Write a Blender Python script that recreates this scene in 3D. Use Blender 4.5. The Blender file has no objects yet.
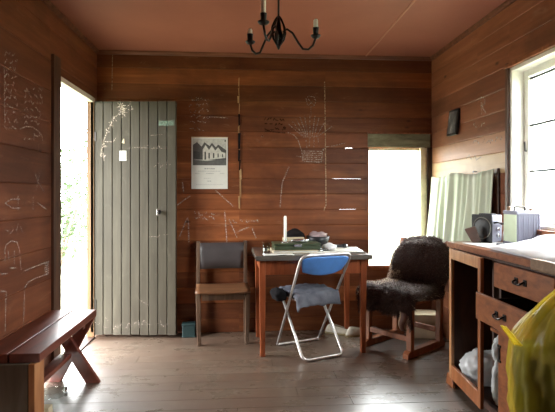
import bpy, bmesh, math, random
from mathutils import Vector, Matrix, noise

random.seed(11)
SC = bpy.context.scene
COL = SC.collection

# ------------------------------------------------------------------ camera
TH = math.atan(33.5 / 470.0)
cam_d = bpy.data.cameras.new('camera')
cam = bpy.data.objects.new('camera', cam_d)
COL.objects.link(cam)
cam.location = (0, 0, 1.22)
cam.rotation_euler = (math.pi / 2, 0, -TH)
cam_d.sensor_fit = 'HORIZONTAL'
cam_d.sensor_width = 36
cam_d.lens = 36 * 470 / 555
cam_d.shift_y = -11 / 555
cam_d.clip_start = 0.02
SC.camera = cam

# ------------------------------------------------------------------ sky, exposure
SKY = 9.0
world = bpy.data.worlds.new('overcast_sky')
SC.world = world
world.use_nodes = True
wn = world.node_tree
wn.nodes.clear()
w_out = wn.nodes.new('ShaderNodeOutputWorld')
w_bg = wn.nodes.new('ShaderNodeBackground')
w_bg.inputs[0].default_value = (0.98, 0.99, 1.0, 1)
# overcast sky: brighter overhead than at the horizon
w_tc = wn.nodes.new('ShaderNodeTexCoord')
w_sp = wn.nodes.new('ShaderNodeSeparateXYZ')
w_mr = wn.nodes.new('ShaderNodeMapRange')
w_mr.inputs['From Min'].default_value = 0
w_mr.inputs['From Max'].default_value = 1
w_mr.inputs['To Min'].default_value = SKY * .85
w_mr.inputs['To Max'].default_value = SKY * 2.2
wn.links.new(w_tc.outputs['Generated'], w_sp.inputs[0])
wn.links.new(w_sp.outputs['Z'], w_mr.inputs['Value'])
wn.links.new(w_mr.outputs[0], w_bg.inputs[1])
w_bg.inputs[1].default_value = SKY
wn.links.new(w_bg.outputs[0], w_out.inputs[0])
SC.view_settings.view_transform = 'Standard'
SC.view_settings.look = 'None'
SC.view_settings.exposure = 1.45
SC.view_settings.gamma = 1.0
SC.view_settings.use_curve_mapping = False
SC.cycles.use_denoising = True
SC.cycles.max_bounces = 14
SC.cycles.diffuse_bounces = 8
SC.cycles.transparent_max_bounces = 16
SC.cycles.sample_clamp_indirect = 12
SC.cycles.caustics_reflective = False
SC.cycles.caustics_refractive = False


def portal(name, loc, rot, sx, sy):
    """daylight portal: helps the sampler find the sky through an opening; gives no light of its own"""
    l = bpy.data.lights.new(name, 'AREA')
    l.shape = 'RECTANGLE'
    l.size, l.size_y = sx, sy
    o = bpy.data.objects.new(name, l)
    o.location = loc
    o.rotation_euler = rot
    l.cycles.is_portal = True
    COL.objects.link(o)


# room: X left-right, Y away from the camera, Z up
XL, XR, YB, YF, ZC = -1.278, 1.716, 4.2, -1.5, 2.48
H90 = math.pi / 2
portal('daylight_door', (XL - .07, 3.715, 1.0), (0, -H90, 0), 2.0, .74)
portal('daylight_side', (XR + .13, 2.2, 1.53), (0, H90, 0), 1.0, 1.4)
portal('daylight_end', (1.40, YB + .10, 1.11), (H90, 0, math.pi), .54, 1.05)

# ------------------------------------------------------------------ materials


def lin(r, g, b):
    f = lambda c: (c / 255 / 12.92) if c <= 10 else ((c / 255 + .055) / 1.055) ** 2.4
    return (f(r), f(g), f(b), 1)


class NT:
    def __init__(s, name):
        s.m = bpy.data.materials.new(name)
        s.m.use_nodes = True
        s.n = s.m.node_tree.nodes
        s.l = s.m.node_tree.links
        s.b = s.n['Principled BSDF']

    def new(s, t, **kw):
        n = s.n.new(t)
        for k, v in kw.items():
            if k.startswith('i_'):
                key = k[2:]
                n.inputs[int(key) if key.isdigit() else key].default_value = v
            else:
                setattr(n, k, v)
        return n

    def link(s, a, b):
        s.l.new(a, b)

    def coords(s, scale, offset=None, kind='Object'):
        tc = s.new('ShaderNodeTexCoord')
        mp = s.new('ShaderNodeMapping')
        mp.inputs['Scale'].default_value = scale
        s.link(tc.outputs[kind], mp.inputs['Vector'])
        if offset is not None:
            s.link(offset, mp.inputs['Location'])
        return mp.outputs[0]

    def noise(s, vec, scale, detail=4, rough=.55, dist=0):
        n = s.new('ShaderNodeTexNoise')
        n.inputs['Scale'].default_value = scale
        n.inputs['Detail'].default_value = detail
        n.inputs['Roughness'].default_value = rough
        n.inputs['Distortion'].default_value = dist
        s.link(vec, n.inputs['Vector'])
        return n.outputs[0]

    def ramp(s, fac, stops):
        r = s.new('ShaderNodeValToRGB')
        e = r.color_ramp.elements
        while len(e) < len(stops):
            e.new(.5)
        for el, (p, c) in zip(e, stops):
            el.position = p
            el.color = c
        s.link(fac, r.inputs[0])
        return r.outputs[0]

    def mix(s, fac, a, b, mode='MIX'):
        m = s.new('ShaderNodeMix', data_type='RGBA', blend_type=mode)
        for sock, v in ((m.inputs[0], fac), (m.inputs[6], a), (m.inputs[7], b)):
            if hasattr(v, 'is_output'):
                s.link(v, sock)
            else:
                sock.default_value = v
        return m.outputs[2]

    def math(s, op, a, b=0.0):
        m = s.new('ShaderNodeMath', operation=op)
        for sock, v in ((m.inputs[0], a), (m.inputs[1], b)):
            if hasattr(v, 'is_output'):
                s.link(v, sock)
            else:
                sock.default_value = v
        return m.outputs[0]

    def bump(s, h, strength, dist=.01):
        b = s.new('ShaderNodeBump')
        b.inputs['Strength'].default_value = strength
        b.inputs['Distance'].default_value = dist
        s.link(h, b.inputs['Height'])
        s.link(b.outputs[0], s.b.inputs['Normal'])

    def done(s, col=None, rough=.6, metal=0, spec=.5):
        if col is not None:
            if hasattr(col, 'is_output'):
                s.link(col, s.b.inputs['Base Color'])
            else:
                s.b.inputs['Base Color'].default_value = col
        if hasattr(rough, 'is_output'):
            s.link(rough, s.b.inputs['Roughness'])
        else:
            s.b.inputs['Roughness'].default_value = rough
        s.b.inputs['Metallic'].default_value = metal
        s.b.inputs['Specular IOR Level'].default_value = spec
        return s.m


def sc4(c, k):
    return (c[0] * k, c[1] * k, c[2] * k, 1)


def board_wood(name, axis, base, light, dark, rough=.55, knots=True, spec=.3, vary=.55):
    """wood boarding: every board has its own tone (face attribute), long grain, knots and water stains"""
    t = NT(name)
    at = t.new('ShaderNodeAttribute', attribute_name='tone')
    tone = at.outputs['Fac']
    cmb = t.new('ShaderNodeCombineXYZ')
    for i in range(3):
        t.link(t.math('MULTIPLY', tone, 7.3 + 3.1 * i), cmb.inputs[i])
    st = {'X': (.9, 9, 15), 'Y': (9, .9, 15), 'Z': (15, 15, .9)}[axis]
    grain = t.noise(t.coords(st, cmb.outputs[0]), 1.0, 6, .62, .6)
    fine = t.noise(t.coords(tuple(v * 4 for v in st), cmb.outputs[0]), 1.0, 3, .6)
    mid = tuple(.45 * d + .55 * b for d, b in zip(dark, base))
    col = t.ramp(grain, [(.22, mid), (.5, base), (.80, light)])
    col = t.mix(t.math('MULTIPLY', fine, .22), col, sc4(base, 1.0), 'MULTIPLY')
    tv = t.ramp(tone, [(0, (1 - vary, 1 - vary * 1.1, 1 - vary * 1.1, 1)), (1, (1 + vary * .55,) * 3 + (1,))])
    col = t.mix(1.0, col, tv, 'MULTIPLY')
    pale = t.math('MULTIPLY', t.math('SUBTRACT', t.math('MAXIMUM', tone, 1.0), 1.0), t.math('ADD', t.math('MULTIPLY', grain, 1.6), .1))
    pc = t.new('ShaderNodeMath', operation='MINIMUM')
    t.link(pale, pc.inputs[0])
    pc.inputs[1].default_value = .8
    col = t.mix(pc.outputs[0], col, (.55, .40, .22, 1))  # tones above one turn pale: glancing light painted into the boards
    if knots:
        kv = t.new('ShaderNodeTexVoronoi', feature='F1')
        ks = {'X': (1.0, 0, 2.0), 'Y': (0, 1.0, 2.0), 'Z': (2, 0, 1)}[axis]
        t.link(t.coords(ks, cmb.outputs[0]), kv.inputs['Vector'])
        kv.inputs['Scale'].default_value = 2.2
        kf = t.ramp(kv.outputs['Distance'], [(.015, (1, 1, 1, 1)), (.075, (0, 0, 0, 1))])
        col = t.mix(t.math('MULTIPLY', kf, .85), col, sc4(dark, .3))
        stain = t.noise(t.coords((1.1, 1.1, 1.6)), 1.0, 5, .6, .4)
        sf = t.ramp(stain, [(.46, (0, 0, 0, 1)), (.68, (1, 1, 1, 1))])
        col = t.mix(t.math('MULTIPLY', sf, .62), col, sc4(dark, .7))
    sv = t.noise(t.coords({'X': (5, 9, 16), 'Y': (9, 5, 16), 'Z': (16, 16, 5)}[axis]), 1.0, 7, .72, .8)
    sf2 = t.ramp(sv, [(.60, (0, 0, 0, 1)), (.74, (1, 1, 1, 1))])
    col = t.mix(t.math('MULTIPLY', sf2, .30), col, (.40, .25, .16, 1))
    t.bump(fine, .25, .003)
    return t.done(col, rough, 0, spec)


def wood(name, base, light, dark, st=(2, 30, 30), rough=.5, wear=0.0, wearcol=None, spec=.4):
    t = NT(name)
    grain = t.noise(t.coords(st), 1.0, 5, .6, .5)
    col = t.ramp(grain, [(.25, dark), (.52, base), (.8, light)])
    if wear:
        w = t.noise(t.coords((7, 7, 7)), 1.0, 5, .65)
        wf = t.ramp(w, [(.55, (0, 0, 0, 1)), (.72, (1, 1, 1, 1))])
        col = t.mix(t.math('MULTIPLY', wf, wear), col, wearcol or sc4(light, 1.5))
    t.bump(grain, .15, .003)
    return t.done(col, rough, 0, spec)


def plain(name, col, rough=.6, metal=0, var=.15, scale=12, spec=.5, bump=0):
    t = NT(name)
    n = t.noise(t.coords((1, 1, 1)), scale, 4, .6)
    c = t.ramp(n, [(.3, sc4(col, 1 - var)), (.7, sc4(col, 1 + var))])
    if bump:
        t.bump(n, bump, .01)
    return t.done(c, rough, metal, spec)


M = {}
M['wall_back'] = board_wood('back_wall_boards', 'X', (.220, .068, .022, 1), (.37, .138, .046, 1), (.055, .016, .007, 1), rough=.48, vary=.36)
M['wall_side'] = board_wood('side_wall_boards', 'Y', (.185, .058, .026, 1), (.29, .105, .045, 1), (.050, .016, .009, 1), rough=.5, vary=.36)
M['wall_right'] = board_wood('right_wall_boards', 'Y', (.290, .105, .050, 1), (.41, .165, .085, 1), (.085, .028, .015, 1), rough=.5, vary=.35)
M['trim'] = wood('brown_trim', (.17, .06, .03, 1), (.28, .11, .06, 1), (.07, .025, .015, 1))
M['darktrim'] = wood('dark_jamb_wood', (.035, .016, .010, 1), (.07, .03, .018, 1), (.012, .006, .005, 1), st=(30, 30, 2))
M['rawjamb'] = wood('raw_pine_jamb', (.20, .11, .05, 1), (.30, .18, .09, 1), (.11, .05, .02, 1), st=(30, 30, 2))


def ceiling_mat():
    t = NT('red_brown_ceiling_board')
    n = t.noise(t.coords((1.2, 1.2, 1.2)), 1.0, 5, .6, .3)
    c = t.ramp(n, [(.3, (.30, .100, .064, 1)), (.7, (.37, .130, .085, 1))])
    f = t.noise(t.coords((14, 14, 14)), 1.0, 3)
    c = t.mix(t.math('MULTIPLY', f, .25), c, (.27, .095, .06, 1))
    return t.done(c, .6, 0, .3)


M['ceiling'] = ceiling_mat()


def floor_mat():
    t = NT('worn_floor_boards')
    at = t.new('ShaderNodeAttribute', attribute_name='tone')
    tone = at.outputs['Fac']
    cmb = t.new('ShaderNodeCombineXYZ')
    for i in range(3):
        t.link(t.math('MULTIPLY', tone, 5.3 + 2.7 * i), cmb.inputs[i])
    g = t.noise(t.coords((1.6, 22, 1), cmb.outputs[0]), 1.0, 6, .65, .4)
    c = t.ramp(g, [(.26, (.066, .043, .028, 1)), (.5, (.110, .077, .052, 1)), (.78, (.18, .136, .100, 1))])
    b = t.noise(t.coords((2.6, 3.4, 1)), 1.0, 7, .7, .3)
    bf = t.ramp(b, [(.40, (0, 0, 0, 1)), (.66, (1, 1, 1, 1))])
    c = t.mix(t.math('MULTIPLY', bf, .72), c, (.085, .046, .029, 1))
    s = t.noise(t.coords((13, 16, 1)), 1.0, 5, .7)
    sf = t.ramp(s, [(.60, (0, 0, 0, 1)), (.74, (1, 1, 1, 1))])
    c = t.mix(t.math('MULTIPLY', sf, .38), c, (.33, .27, .22, 1))
    tv = t.ramp(tone, [(0, (.92, .92, .92, 1)), (1, (1.06, 1.06, 1.06, 1))])
    c = t.mix(1.0, c, tv, 'MULTIPLY')
    r = t.ramp(b, [(.3, (.22,) * 3 + (1,)), (.7, (.37,) * 3 + (1,))])
    t.bump(g, .12, .002)
    t.b.inputs['Coat Weight'].default_value = .6
    t.b.inputs['Coat Roughness'].default_value = .42
    t.b.inputs['Coat IOR'].default_value = 1.6
    return t.done(c, r, 0, 1.0)


M['floor'] = floor_mat()
M['doorpaint'] = None


def door_mat():
    t = NT('weathered_grey_door_paint')
    at = t.new('ShaderNodeAttribute', attribute_name='tone')
    tone = at.outputs['Fac']
    g = t.noise(t.coords((18, 18, 2.0)), 1.0, 6, .6, .3)
    c = t.ramp(g, [(.28, (.032, .025, .015, 1)), (.55, (.050, .041, .027, 1)), (.8, (.080, .068, .047, 1))])
    s = t.noise(t.coords((9, 9, 5)), 1.0, 6, .7)
    sf = t.ramp(s, [(.58, (0, 0, 0, 1)), (.75, (1, 1, 1, 1))])
    c = t.mix(t.math('MULTIPLY', sf, .35), c, (.16, .14, .105, 1))
    tv = t.ramp(tone, [(0, (.88, .88, .88, 1)), (1, (1.08, 1.08, 1.08, 1))])
    c = t.mix(1.0, c, tv, 'MULTIPLY')
    t.bump(g, .15, .003)
    return t.done(c, .55, 0, .35)


M['doorpaint'] = door_mat()


def chalk_mat(name, col, alpha):
    t = NT(name)
    n = t.noise(t.coords((90, 90, 90)), 1.0, 3, .6)
    t.b.inputs['Alpha'].default_value = 1
    a = t.ramp(n, [(.35, (alpha * .25,) * 3 + (1,)), (.65, (alpha,) * 3 + (1,))])
    t.link(a, t.b.inputs['Alpha'])
    return t.done(col, .95, 0, .1)


M['chalk'] = chalk_mat('white_chalk', (.78, .66, .57, 1), .50)
M['chalkfaint'] = chalk_mat('faint_chalk', (.75, .62, .54, 1), .50)
M['chalkpale'] = chalk_mat('pale_scratch', (.70, .50, .32, 1), .75)
M['chalkgreen'] = chalk_mat('green_chalk', (.40, .62, .50, 1), .38)
M['chalkdark'] = chalk_mat('charcoal_scribble', (.025, .015, .012, 1), .8)
M['white'] = plain('white_window_paint', (.84, .82, .76, 1), .5, var=.06)
M['cream'] = plain('cream_window_paint', (.72, .66, .48, 1), .5, var=.12)
M['putty'] = plain('dark_glazing_bar', (.05, .05, .055, 1), .5)
M['greenboard'] = wood('weathered_green_grey_board', (.20, .19, .12, 1), (.36, .35, .25, 1), (.06, .055, .035, 1), st=(4, 30, 14), rough=.8)


def glass_mat(name, tint=(1, 1, 1, 1)):
    t = NT(name)
    out = t.n['Material Output']
    tr = t.new('ShaderNodeBsdfTransparent')
    tr.inputs[0].default_value = tint
    gl = t.new('ShaderNodeBsdfGlossy')
    gl.inputs['Roughness'].default_value = .02
    fr = t.new('ShaderNodeLayerWeight')
    mx = t.new('ShaderNodeMixShader')
    t.link(t.math('ADD', t.math('MULTIPLY', t.math('POWER', fr.outputs['Facing'], 5), .8), .03), mx.inputs[0])
    t.link(tr.outputs[0], mx.inputs[1])
    t.link(gl.outputs[0], mx.inputs[2])
    t.link(mx.outputs[0], out.inputs['Surface'])
    return t.m


M['glass'] = glass_mat('window_glass', (.97, .99, .98, 1))
M['jar'] = glass_mat('jar_glass', (.85, .9, .88, 1))

M['benchred'] = wood('red_brown_bench_paint', (.125, .030, .018, 1), (.19, .052, .030, 1), (.055, .013, .010, 1), st=(20, 3, 20), rough=.32, spec=.5)
M['greyply'] = wood('grey_weathered_block', (.110, .085, .058, 1), (.17, .135, .10, 1), (.05, .037, .026, 1), st=(14, 14, 2), rough=.7)
M['endgrain'] = wood('orange_block_edge', (.36, .15, .055, 1), (.48, .23, .10, 1), (.2, .07, .03, 1), st=(14, 14, 3), rough=.6)
M['tablered'] = wood('orange_red_table_wood', (.30, .075, .025, 1), (.42, .125, .05, 1), (.16, .036, .014, 1), st=(24, 24, 3), rough=.35, wear=.25, wearcol=(.08, .03, .015, 1))
M['lino'] = plain('grey_lino_top', (.10, .088, .075, 1), .2, var=.25, scale=8)
M['schoolwood'] = wood('worn_brown_chair_wood', (.105, .060, .036, 1), (.17, .105, .065, 1), (.05, .026, .015, 1), st=(20, 20, 4), rough=.5, wear=.35, wearcol=(.22, .17, .125, 1))
M['schoolseat'] = wood('brown_ply_seat', (.14, .064, .028, 1), (.21, .11, .055, 1), (.07, .03, .014, 1), st=(3, 25, 25), rough=.4)
M['slate'] = plain('grey_blue_back_panel', (.055, .047, .048, 1), .4, var=.2, scale=5)
M['steel'] = plain('worn_silver_tube', (.62, .58, .55, 1), .38, metal=.75, var=.15, scale=30)
M['blue'] = plain('blue_back_vinyl', (.085, .23, .58, 1), .28, var=.18, scale=7)
M['black'] = plain('black_plastic', (.012, .012, .014, 1), .45, var=.2)
M['denim'] = plain('faded_blue_grey_cloth', (.145, .15, .18, 1), .9, var=.3, scale=14, bump=.4, spec=.1)
M['darkcloth'] = plain('black_cloth', (.010, .009, .010, 1), .95, var=.3, spec=.1, bump=.4)
M['iron'] = plain('black_iron', (.018, .015, .014, 1), .42, metal=.6, var=.3)
M['wax'] = plain('white_wax', (.82, .80, .74, 1), .45, var=.04)
M['chairwood'] = wood('orange_brown_chair_wood', (.26, .085, .030, 1), (.40, .15, .06, 1), (.12, .035, .014, 1), st=(20, 20, 4), rough=.42)
M['cabwood'] = wood('orange_brown_cabinet_wood', (.24, .078, .026, 1), (.36, .130, .048, 1), (.11, .031, .011, 1), st=(14, 3, 30), rough=.38)
M['cabvert'] = wood('orange_cabinet_stile_wood', (.29, .100, .035, 1), (.44, .18, .075, 1), (.14, .042, .016, 1), st=(30, 14, 3), rough=.38)
M['cabpale'] = wood('pale_worn_door_frame', (.42, .20, .085, 1), (.55, .31, .16, 1), (.24, .09, .035, 1), st=(30, 14, 3), rough=.4)
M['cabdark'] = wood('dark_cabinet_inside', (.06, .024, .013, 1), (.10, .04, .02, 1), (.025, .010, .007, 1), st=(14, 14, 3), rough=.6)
M['cabtop'] = wood('brown_cabinet_top', (.25, .095, .042, 1), (.36, .16, .08, 1), (.13, .045, .02, 1), st=(24, 3, 24), rough=.3)
M['worn'] = wood('worn_grey_brown_board', (.20, .11, .055, 1), (.32, .20, .11, 1), (.10, .05, .022, 1), st=(24, 5, 24), rough=.5, wear=.4, wearcol=(.38, .29, .19, 1))
M['handle'] = plain('dark_bronze_handle', (.030, .026, .024, 1), .35, metal=.7)
M['linen'] = plain('white_cloth', (.80, .80, .82, 1), .85, var=.05, spec=.1)
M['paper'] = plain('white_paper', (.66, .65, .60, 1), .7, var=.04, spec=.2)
M['cardboard'] = plain('cream_card', (.60, .50, .34, 1), .8, var=.12)
M['greenbox'] = plain('dark_green_enamel', (.045, .062, .030, 1), .35, var=.3, scale=18)
M['silver'] = plain('silver_metal', (.70, .70, .70, 1), .22, metal=.9)
M['radioblack'] = plain('black_leatherette', (.009, .0085, .010, 1), .6, var=.3)
M['radiogrey'] = plain('grey_side_panel', (.26, .26, .31, 1), .4, var=.12)
M['ribgrey'] = plain('blue_grey_ribbed_metal', (.200, .200, .260, 1), .42, var=.12)
M['palegreen'] = plain('pale_green_panel', (.62, .72, .52, 1), .5, var=.08)
M['leather'] = plain('brown_leather', (.085, .045, .032, 1), .45, var=.25)


def cloth_green():
    t = NT('pale_green_faded_cloth')
    n = t.noise(t.coords((10, 10, 1.2)), 1.0, 5, .6)
    c = t.ramp(n, [(.3, (.40, .45, .32, 1)), (.7, (.68, .72, .60, 1))])
    return t.done(c, .85, 0, .15)


M['greencloth'] = cloth_green()


def fur_mat(name):
    t = NT(name)
    at = t.new('ShaderNodeAttribute', attribute_name='tone')
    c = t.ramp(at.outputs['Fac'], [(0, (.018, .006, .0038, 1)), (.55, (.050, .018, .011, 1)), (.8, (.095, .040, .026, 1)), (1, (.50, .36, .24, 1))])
    t.b.inputs['Sheen Weight'].default_value = .12
    t.b.inputs['Sheen Tint'].default_value = (1, .72, .62, 1)
    t.b.inputs['Sheen Roughness'].default_value = .4
    return t.done(c, .55, 0, .25)


M['fur'] = fur_mat('dark_brown_wool')


def bag_mat(name, col, alpha, trans=.6):
    t = NT(name)
    out = t.n['Material Output']
    n = t.noise(t.coords((6, 6, 4)), 1.0, 4, .6)
    c = t.ramp(n, [(.3, sc4(col, .8)), (.7, sc4(col, 1.15))])
    t.done(c, .28, 0, .5)
    tl = t.new('ShaderNodeBsdfTranslucent')
    t.link(c, tl.inputs[0])
    m1 = t.new('ShaderNodeMixShader')
    m1.inputs[0].default_value = trans
    t.link(t.b.outputs[0], m1.inputs[1])
    t.link(tl.outputs[0], m1.inputs[2])
    tr = t.new('ShaderNodeBsdfTransparent')
    tr.inputs[0].default_value = (min(1, col[0] * 1.3), min(1, col[1] * 1.3), min(1, col[2] * 1.3), 1)
    m2 = t.new('ShaderNodeMixShader')
    m2.inputs[0].default_value = alpha
    t.link(tr.outputs[0], m2.inputs[1])
    t.link(m1.outputs[0], m2.inputs[2])
    t.link(m2.outputs[0], out.inputs['Surface'])
    return t.m


M['yellowbag'] = bag_mat('yellow_plastic_film', (.82, .70, .20, 1), .38, .55)
M['whitebag'] = bag_mat('white_plastic_film', (.82, .84, .84, 1), .92, .35)
M['bagfill'] = plain('dark_green_rubbish', (.022, .028, .012, 1), .7, var=.5, scale=9)
M['teal'] = plain('dark_teal_tin', (.010, .028, .028, 1), .5)
M['leaf'] = plain('light_green_leaves', (.042, .072, .028, 1), .7, var=.3, scale=3)
M['bark'] = plain('grey_bark', (.2, .16, .12, 1), .9, var=.3)
M['ground'] = plain('pale_dry_grass', (.17, .18, .12, 1), .95, var=.2, scale=2)
M['orange'] = plain('orange_clay', (.55, .20, .07, 1), .6)
M['shoe'] = plain('pale_canvas', (.55, .50, .40, 1), .8, var=.15)
M['rubber'] = plain('tan_rubber_sole', (.30, .24, .12, 1), .7)

# ------------------------------------------------------------------ mesh helpers


class MB:
    def __init__(s):
        s.bm = bmesh.new()
        s.tone = s.bm.faces.layers.float.new('tone')

    def _tone(s, fs, v):
        for f in fs:
            f[s.tone] = v

    def box(s, c, size, rot=None, tone=.5):
        vs = []
        c = Vector(c)
        for i in range(8):
            p = Vector(((i & 1) - .5, ((i >> 1) & 1) - .5, ((i >> 2) & 1) - .5))
            p = Vector((p.x * size[0], p.y * size[1], p.z * size[2]))
            if rot is not None:
                p = rot @ p
            vs.append(s.bm.verts.new(c + p))
        fs = [s.bm.faces.new([vs[k] for k in q]) for q in ((0, 2, 3, 1), (4, 5, 7, 6), (0, 1, 5, 4), (2, 6, 7, 3), (0, 4, 6, 2), (1, 3, 7, 5))]
        s._tone(fs, tone)
        return s

    def bb(s, x0, x1, y0, y1, z0, z1, tone=.5):
        return s.box(((x0 + x1) / 2, (y0 + y1) / 2, (z0 + z1) / 2), (x1 - x0, y1 - y0, z1 - z0), None, tone)

    def bar(s, a, b, w, h, up=(0, 0, 1), tone=.5):
        """square bar from a to b: w across, h along up"""
        a, b, up = Vector(a), Vector(b), Vector(up)
        d = (b - a)
        L = d.length
        d.normalize()
        x = d.cross(up)
        if x.length < 1e-5:
            x = Vector((1, 0, 0))
        x.normalize()
        z = x.cross(d)
        R = Matrix((x, d, z)).transposed()
        return s.box((a + b) / 2, (w, L, h), R, tone)

    def tube(s, pts, r, n=8, closed=False, tone=.5):
        pts = [Vector(p) for p in pts]
        rs = r if isinstance(r, (list, tuple)) else [r] * len(pts)
        N = len(pts)
        rings = []
        prev = None
        for i, p in enumerate(pts):
            if closed:
                d = (pts[(i + 1) % N] - pts[i - 1])
            else:
                d = pts[min(i + 1, N - 1)] - pts[max(i - 1, 0)]
            d.normalize()
            if prev is None:
                u = d.orthogonal().normalized()
            else:
                u = (prev - d * prev.dot(d))
                u = u.normalized() if u.length > 1e-6 else d.orthogonal().normalized()
            prev = u
            v = d.cross(u)
            rings.append([s.bm.verts.new(p + rs[i] * (math.cos(a) * u + math.sin(a) * v)) for a in [2 * math.pi * k / n for k in range(n)]])
        fs = []
        for i in range(N if closed else N - 1):
            A, B = rings[i], rings[(i + 1) % N]
            for k in range(n):
                fs.append(s.bm.faces.new((A[k], A[(k + 1) % n], B[(k + 1) % n], B[k])))
        if not closed:
            fs.append(s.bm.faces.new(rings[0][::-1]))
            fs.append(s.bm.faces.new(rings[-1]))
        s._tone(fs, tone)
        return s

    def lathe(s, prof, c=(0, 0, 0), n=20, cap=True, tone=.5):
        c = Vector(c)
        rings = [[s.bm.verts.new(c + Vector((max(r, 1e-4) * math.cos(2 * math.pi * k / n), max(r, 1e-4) * math.sin(2 * math.pi * k / n), z))) for k in range(n)] for r, z in prof]
        fs = []
        for A, B in zip(rings, rings[1:]):
            for k in range(n):
                fs.append(s.bm.faces.new((A[k], A[(k + 1) % n], B[(k + 1) % n], B[k])))
        if cap:
            fs.append(s.bm.faces.new(rings[0][::-1]))
            fs.append(s.bm.faces.new(rings[-1]))
        s._tone(fs, tone)
        return s

    def prism(s, poly, axis, a, b, tone=.5):
        """polygon in the two other axes, swept along axis from a to b"""
        def P(u, v, t):
            return {'x': (t, u, v), 'y': (u, t, v), 'z': (u, v, t)}[axis]
        A = [s.bm.verts.new(P(u, v, a)) for u, v in poly]
        B = [s.bm.verts.new(P(u, v, b)) for u, v in poly]
        n = len(poly)
        fs = [s.bm.faces.new((A[k], A[(k + 1) % n], B[(k + 1) % n], B[k])) for k in range(n)]
        fs += [s.bm.faces.new(A[::-1]), s.bm.faces.new(B)]
        s._tone(fs, tone)
        return s

    def grid(s, fn, nu, nv, closed_u=False, tone=None):
        V = [[s.bm.verts.new(fn(i / (nu if closed_u else nu - 1), j / (nv - 1))) for j in range(nv)] for i in range(nu)]
        for i in range(nu if closed_u else nu - 1):
            for j in range(nv - 1):
                f = s.bm.faces.new((V[i][j], V[(i + 1) % nu][j], V[(i + 1) % nu][j + 1], V[i][j + 1]))
                f[s.tone] = .5 if tone is None else tone((i + .5) / nu, (j + .5) / nv)
        return s

    def blob(s, c, r, seed=0, amp=.12, freq=3.0, sub=3, flat=None):
        c = Vector(c)
        g = bmesh.ops.create_icosphere(s.bm, subdivisions=sub, radius=1)
        for v in g['verts']:
            p = v.co.copy()
            k = 1 + amp * noise.noise(p * freq + Vector((seed * 3.1, seed * 1.7, 0))) + amp * .7 * (1 - abs(noise.noise(p * freq * 1.7 + Vector((0, seed, 5)))) * 2)
            q = Vector((p.x * r[0] * k, p.y * r[1] * k, p.z * r[2] * k))
            if flat is not None and q.z < flat:
                q.z = flat
            v.co = c + q
        return s

    def build(s, name, mat, parent=None, bevel=0, smooth=False, solid=0, sub=0, seg=2):
        bmesh.ops.recalc_face_normals(s.bm, faces=s.bm.faces)
        me = bpy.data.meshes.new(name)
        s.bm.to_mesh(me)
        s.bm.free()
        o = bpy.data.objects.new(name, me)
        COL.objects.link(o)
        me.materials.append(mat)
        if smooth:
            for p in me.polygons:
                p.use_smooth = True
        if solid:
            md = o.modifiers.new('thickness', 'SOLIDIFY')
            md.thickness = solid
            md.offset = 0
        if bevel:
            md = o.modifiers.new('bevel', 'BEVEL')
            md.width = bevel
            md.segments = seg
            md.limit_method = 'ANGLE'
            md.angle_limit = .7
        if sub:
            md = o.modifiers.new('sub', 'SUBSURF')
            md.levels = md.render_levels = sub
        if parent is not None:
            o.parent = parent
        return o


def tag(o, label, cat, group=None, kind=None):
    o['label'] = label
    o['category'] = cat
    if group:
        o['group'] = group
    if kind:
        o['kind'] = kind
    return o


def thing(name, label, cat, loc=(0, 0, 0), rz=0, group=None):
    o = bpy.data.objects.new(name, None)
    COL.objects.link(o)
    o.empty_display_size = .1
    o.location = loc
    o.rotation_euler = (0, 0, rz)
    return tag(o, label, cat, group)


def struct(o, label=None, cat=None):
    o['kind'] = 'structure'
    if label:
        o['label'] = label
    if cat:
        o['category'] = cat
    return o


def arc(c, r, a0, a1, n, plane='xz'):
    out = []
    for k in range(n + 1):
        a = a0 + (a1 - a0) * k / n
        p, q = r * math.cos(a), r * math.sin(a)
        d = {'xz': (p, 0, q), 'xy': (p, q, 0), 'yz': (0, p, q)}[plane]
        out.append((c[0] + d[0], c[1] + d[1], c[2] + d[2]))
    return out


def fillet(pts, r, n=5):
    """polyline with rounded corners"""
    pts = [Vector(p) for p in pts]
    out = [pts[0]]
    for i in range(1, len(pts) - 1):
        a, b, c = pts[i - 1], pts[i], pts[i + 1]
        d1, d2 = (a - b).normalized(), (c - b).normalized()
        rr = min(r, (a - b).length * .49, (c - b).length * .49)
        p, q = b + d1 * rr, b + d2 * rr
        for k in range(n + 1):
            t = k / n
            out.append((1 - t) ** 2 * p + 2 * t * (1 - t) * b + t * t * q)
    out.append(pts[-1])
    return out

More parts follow.
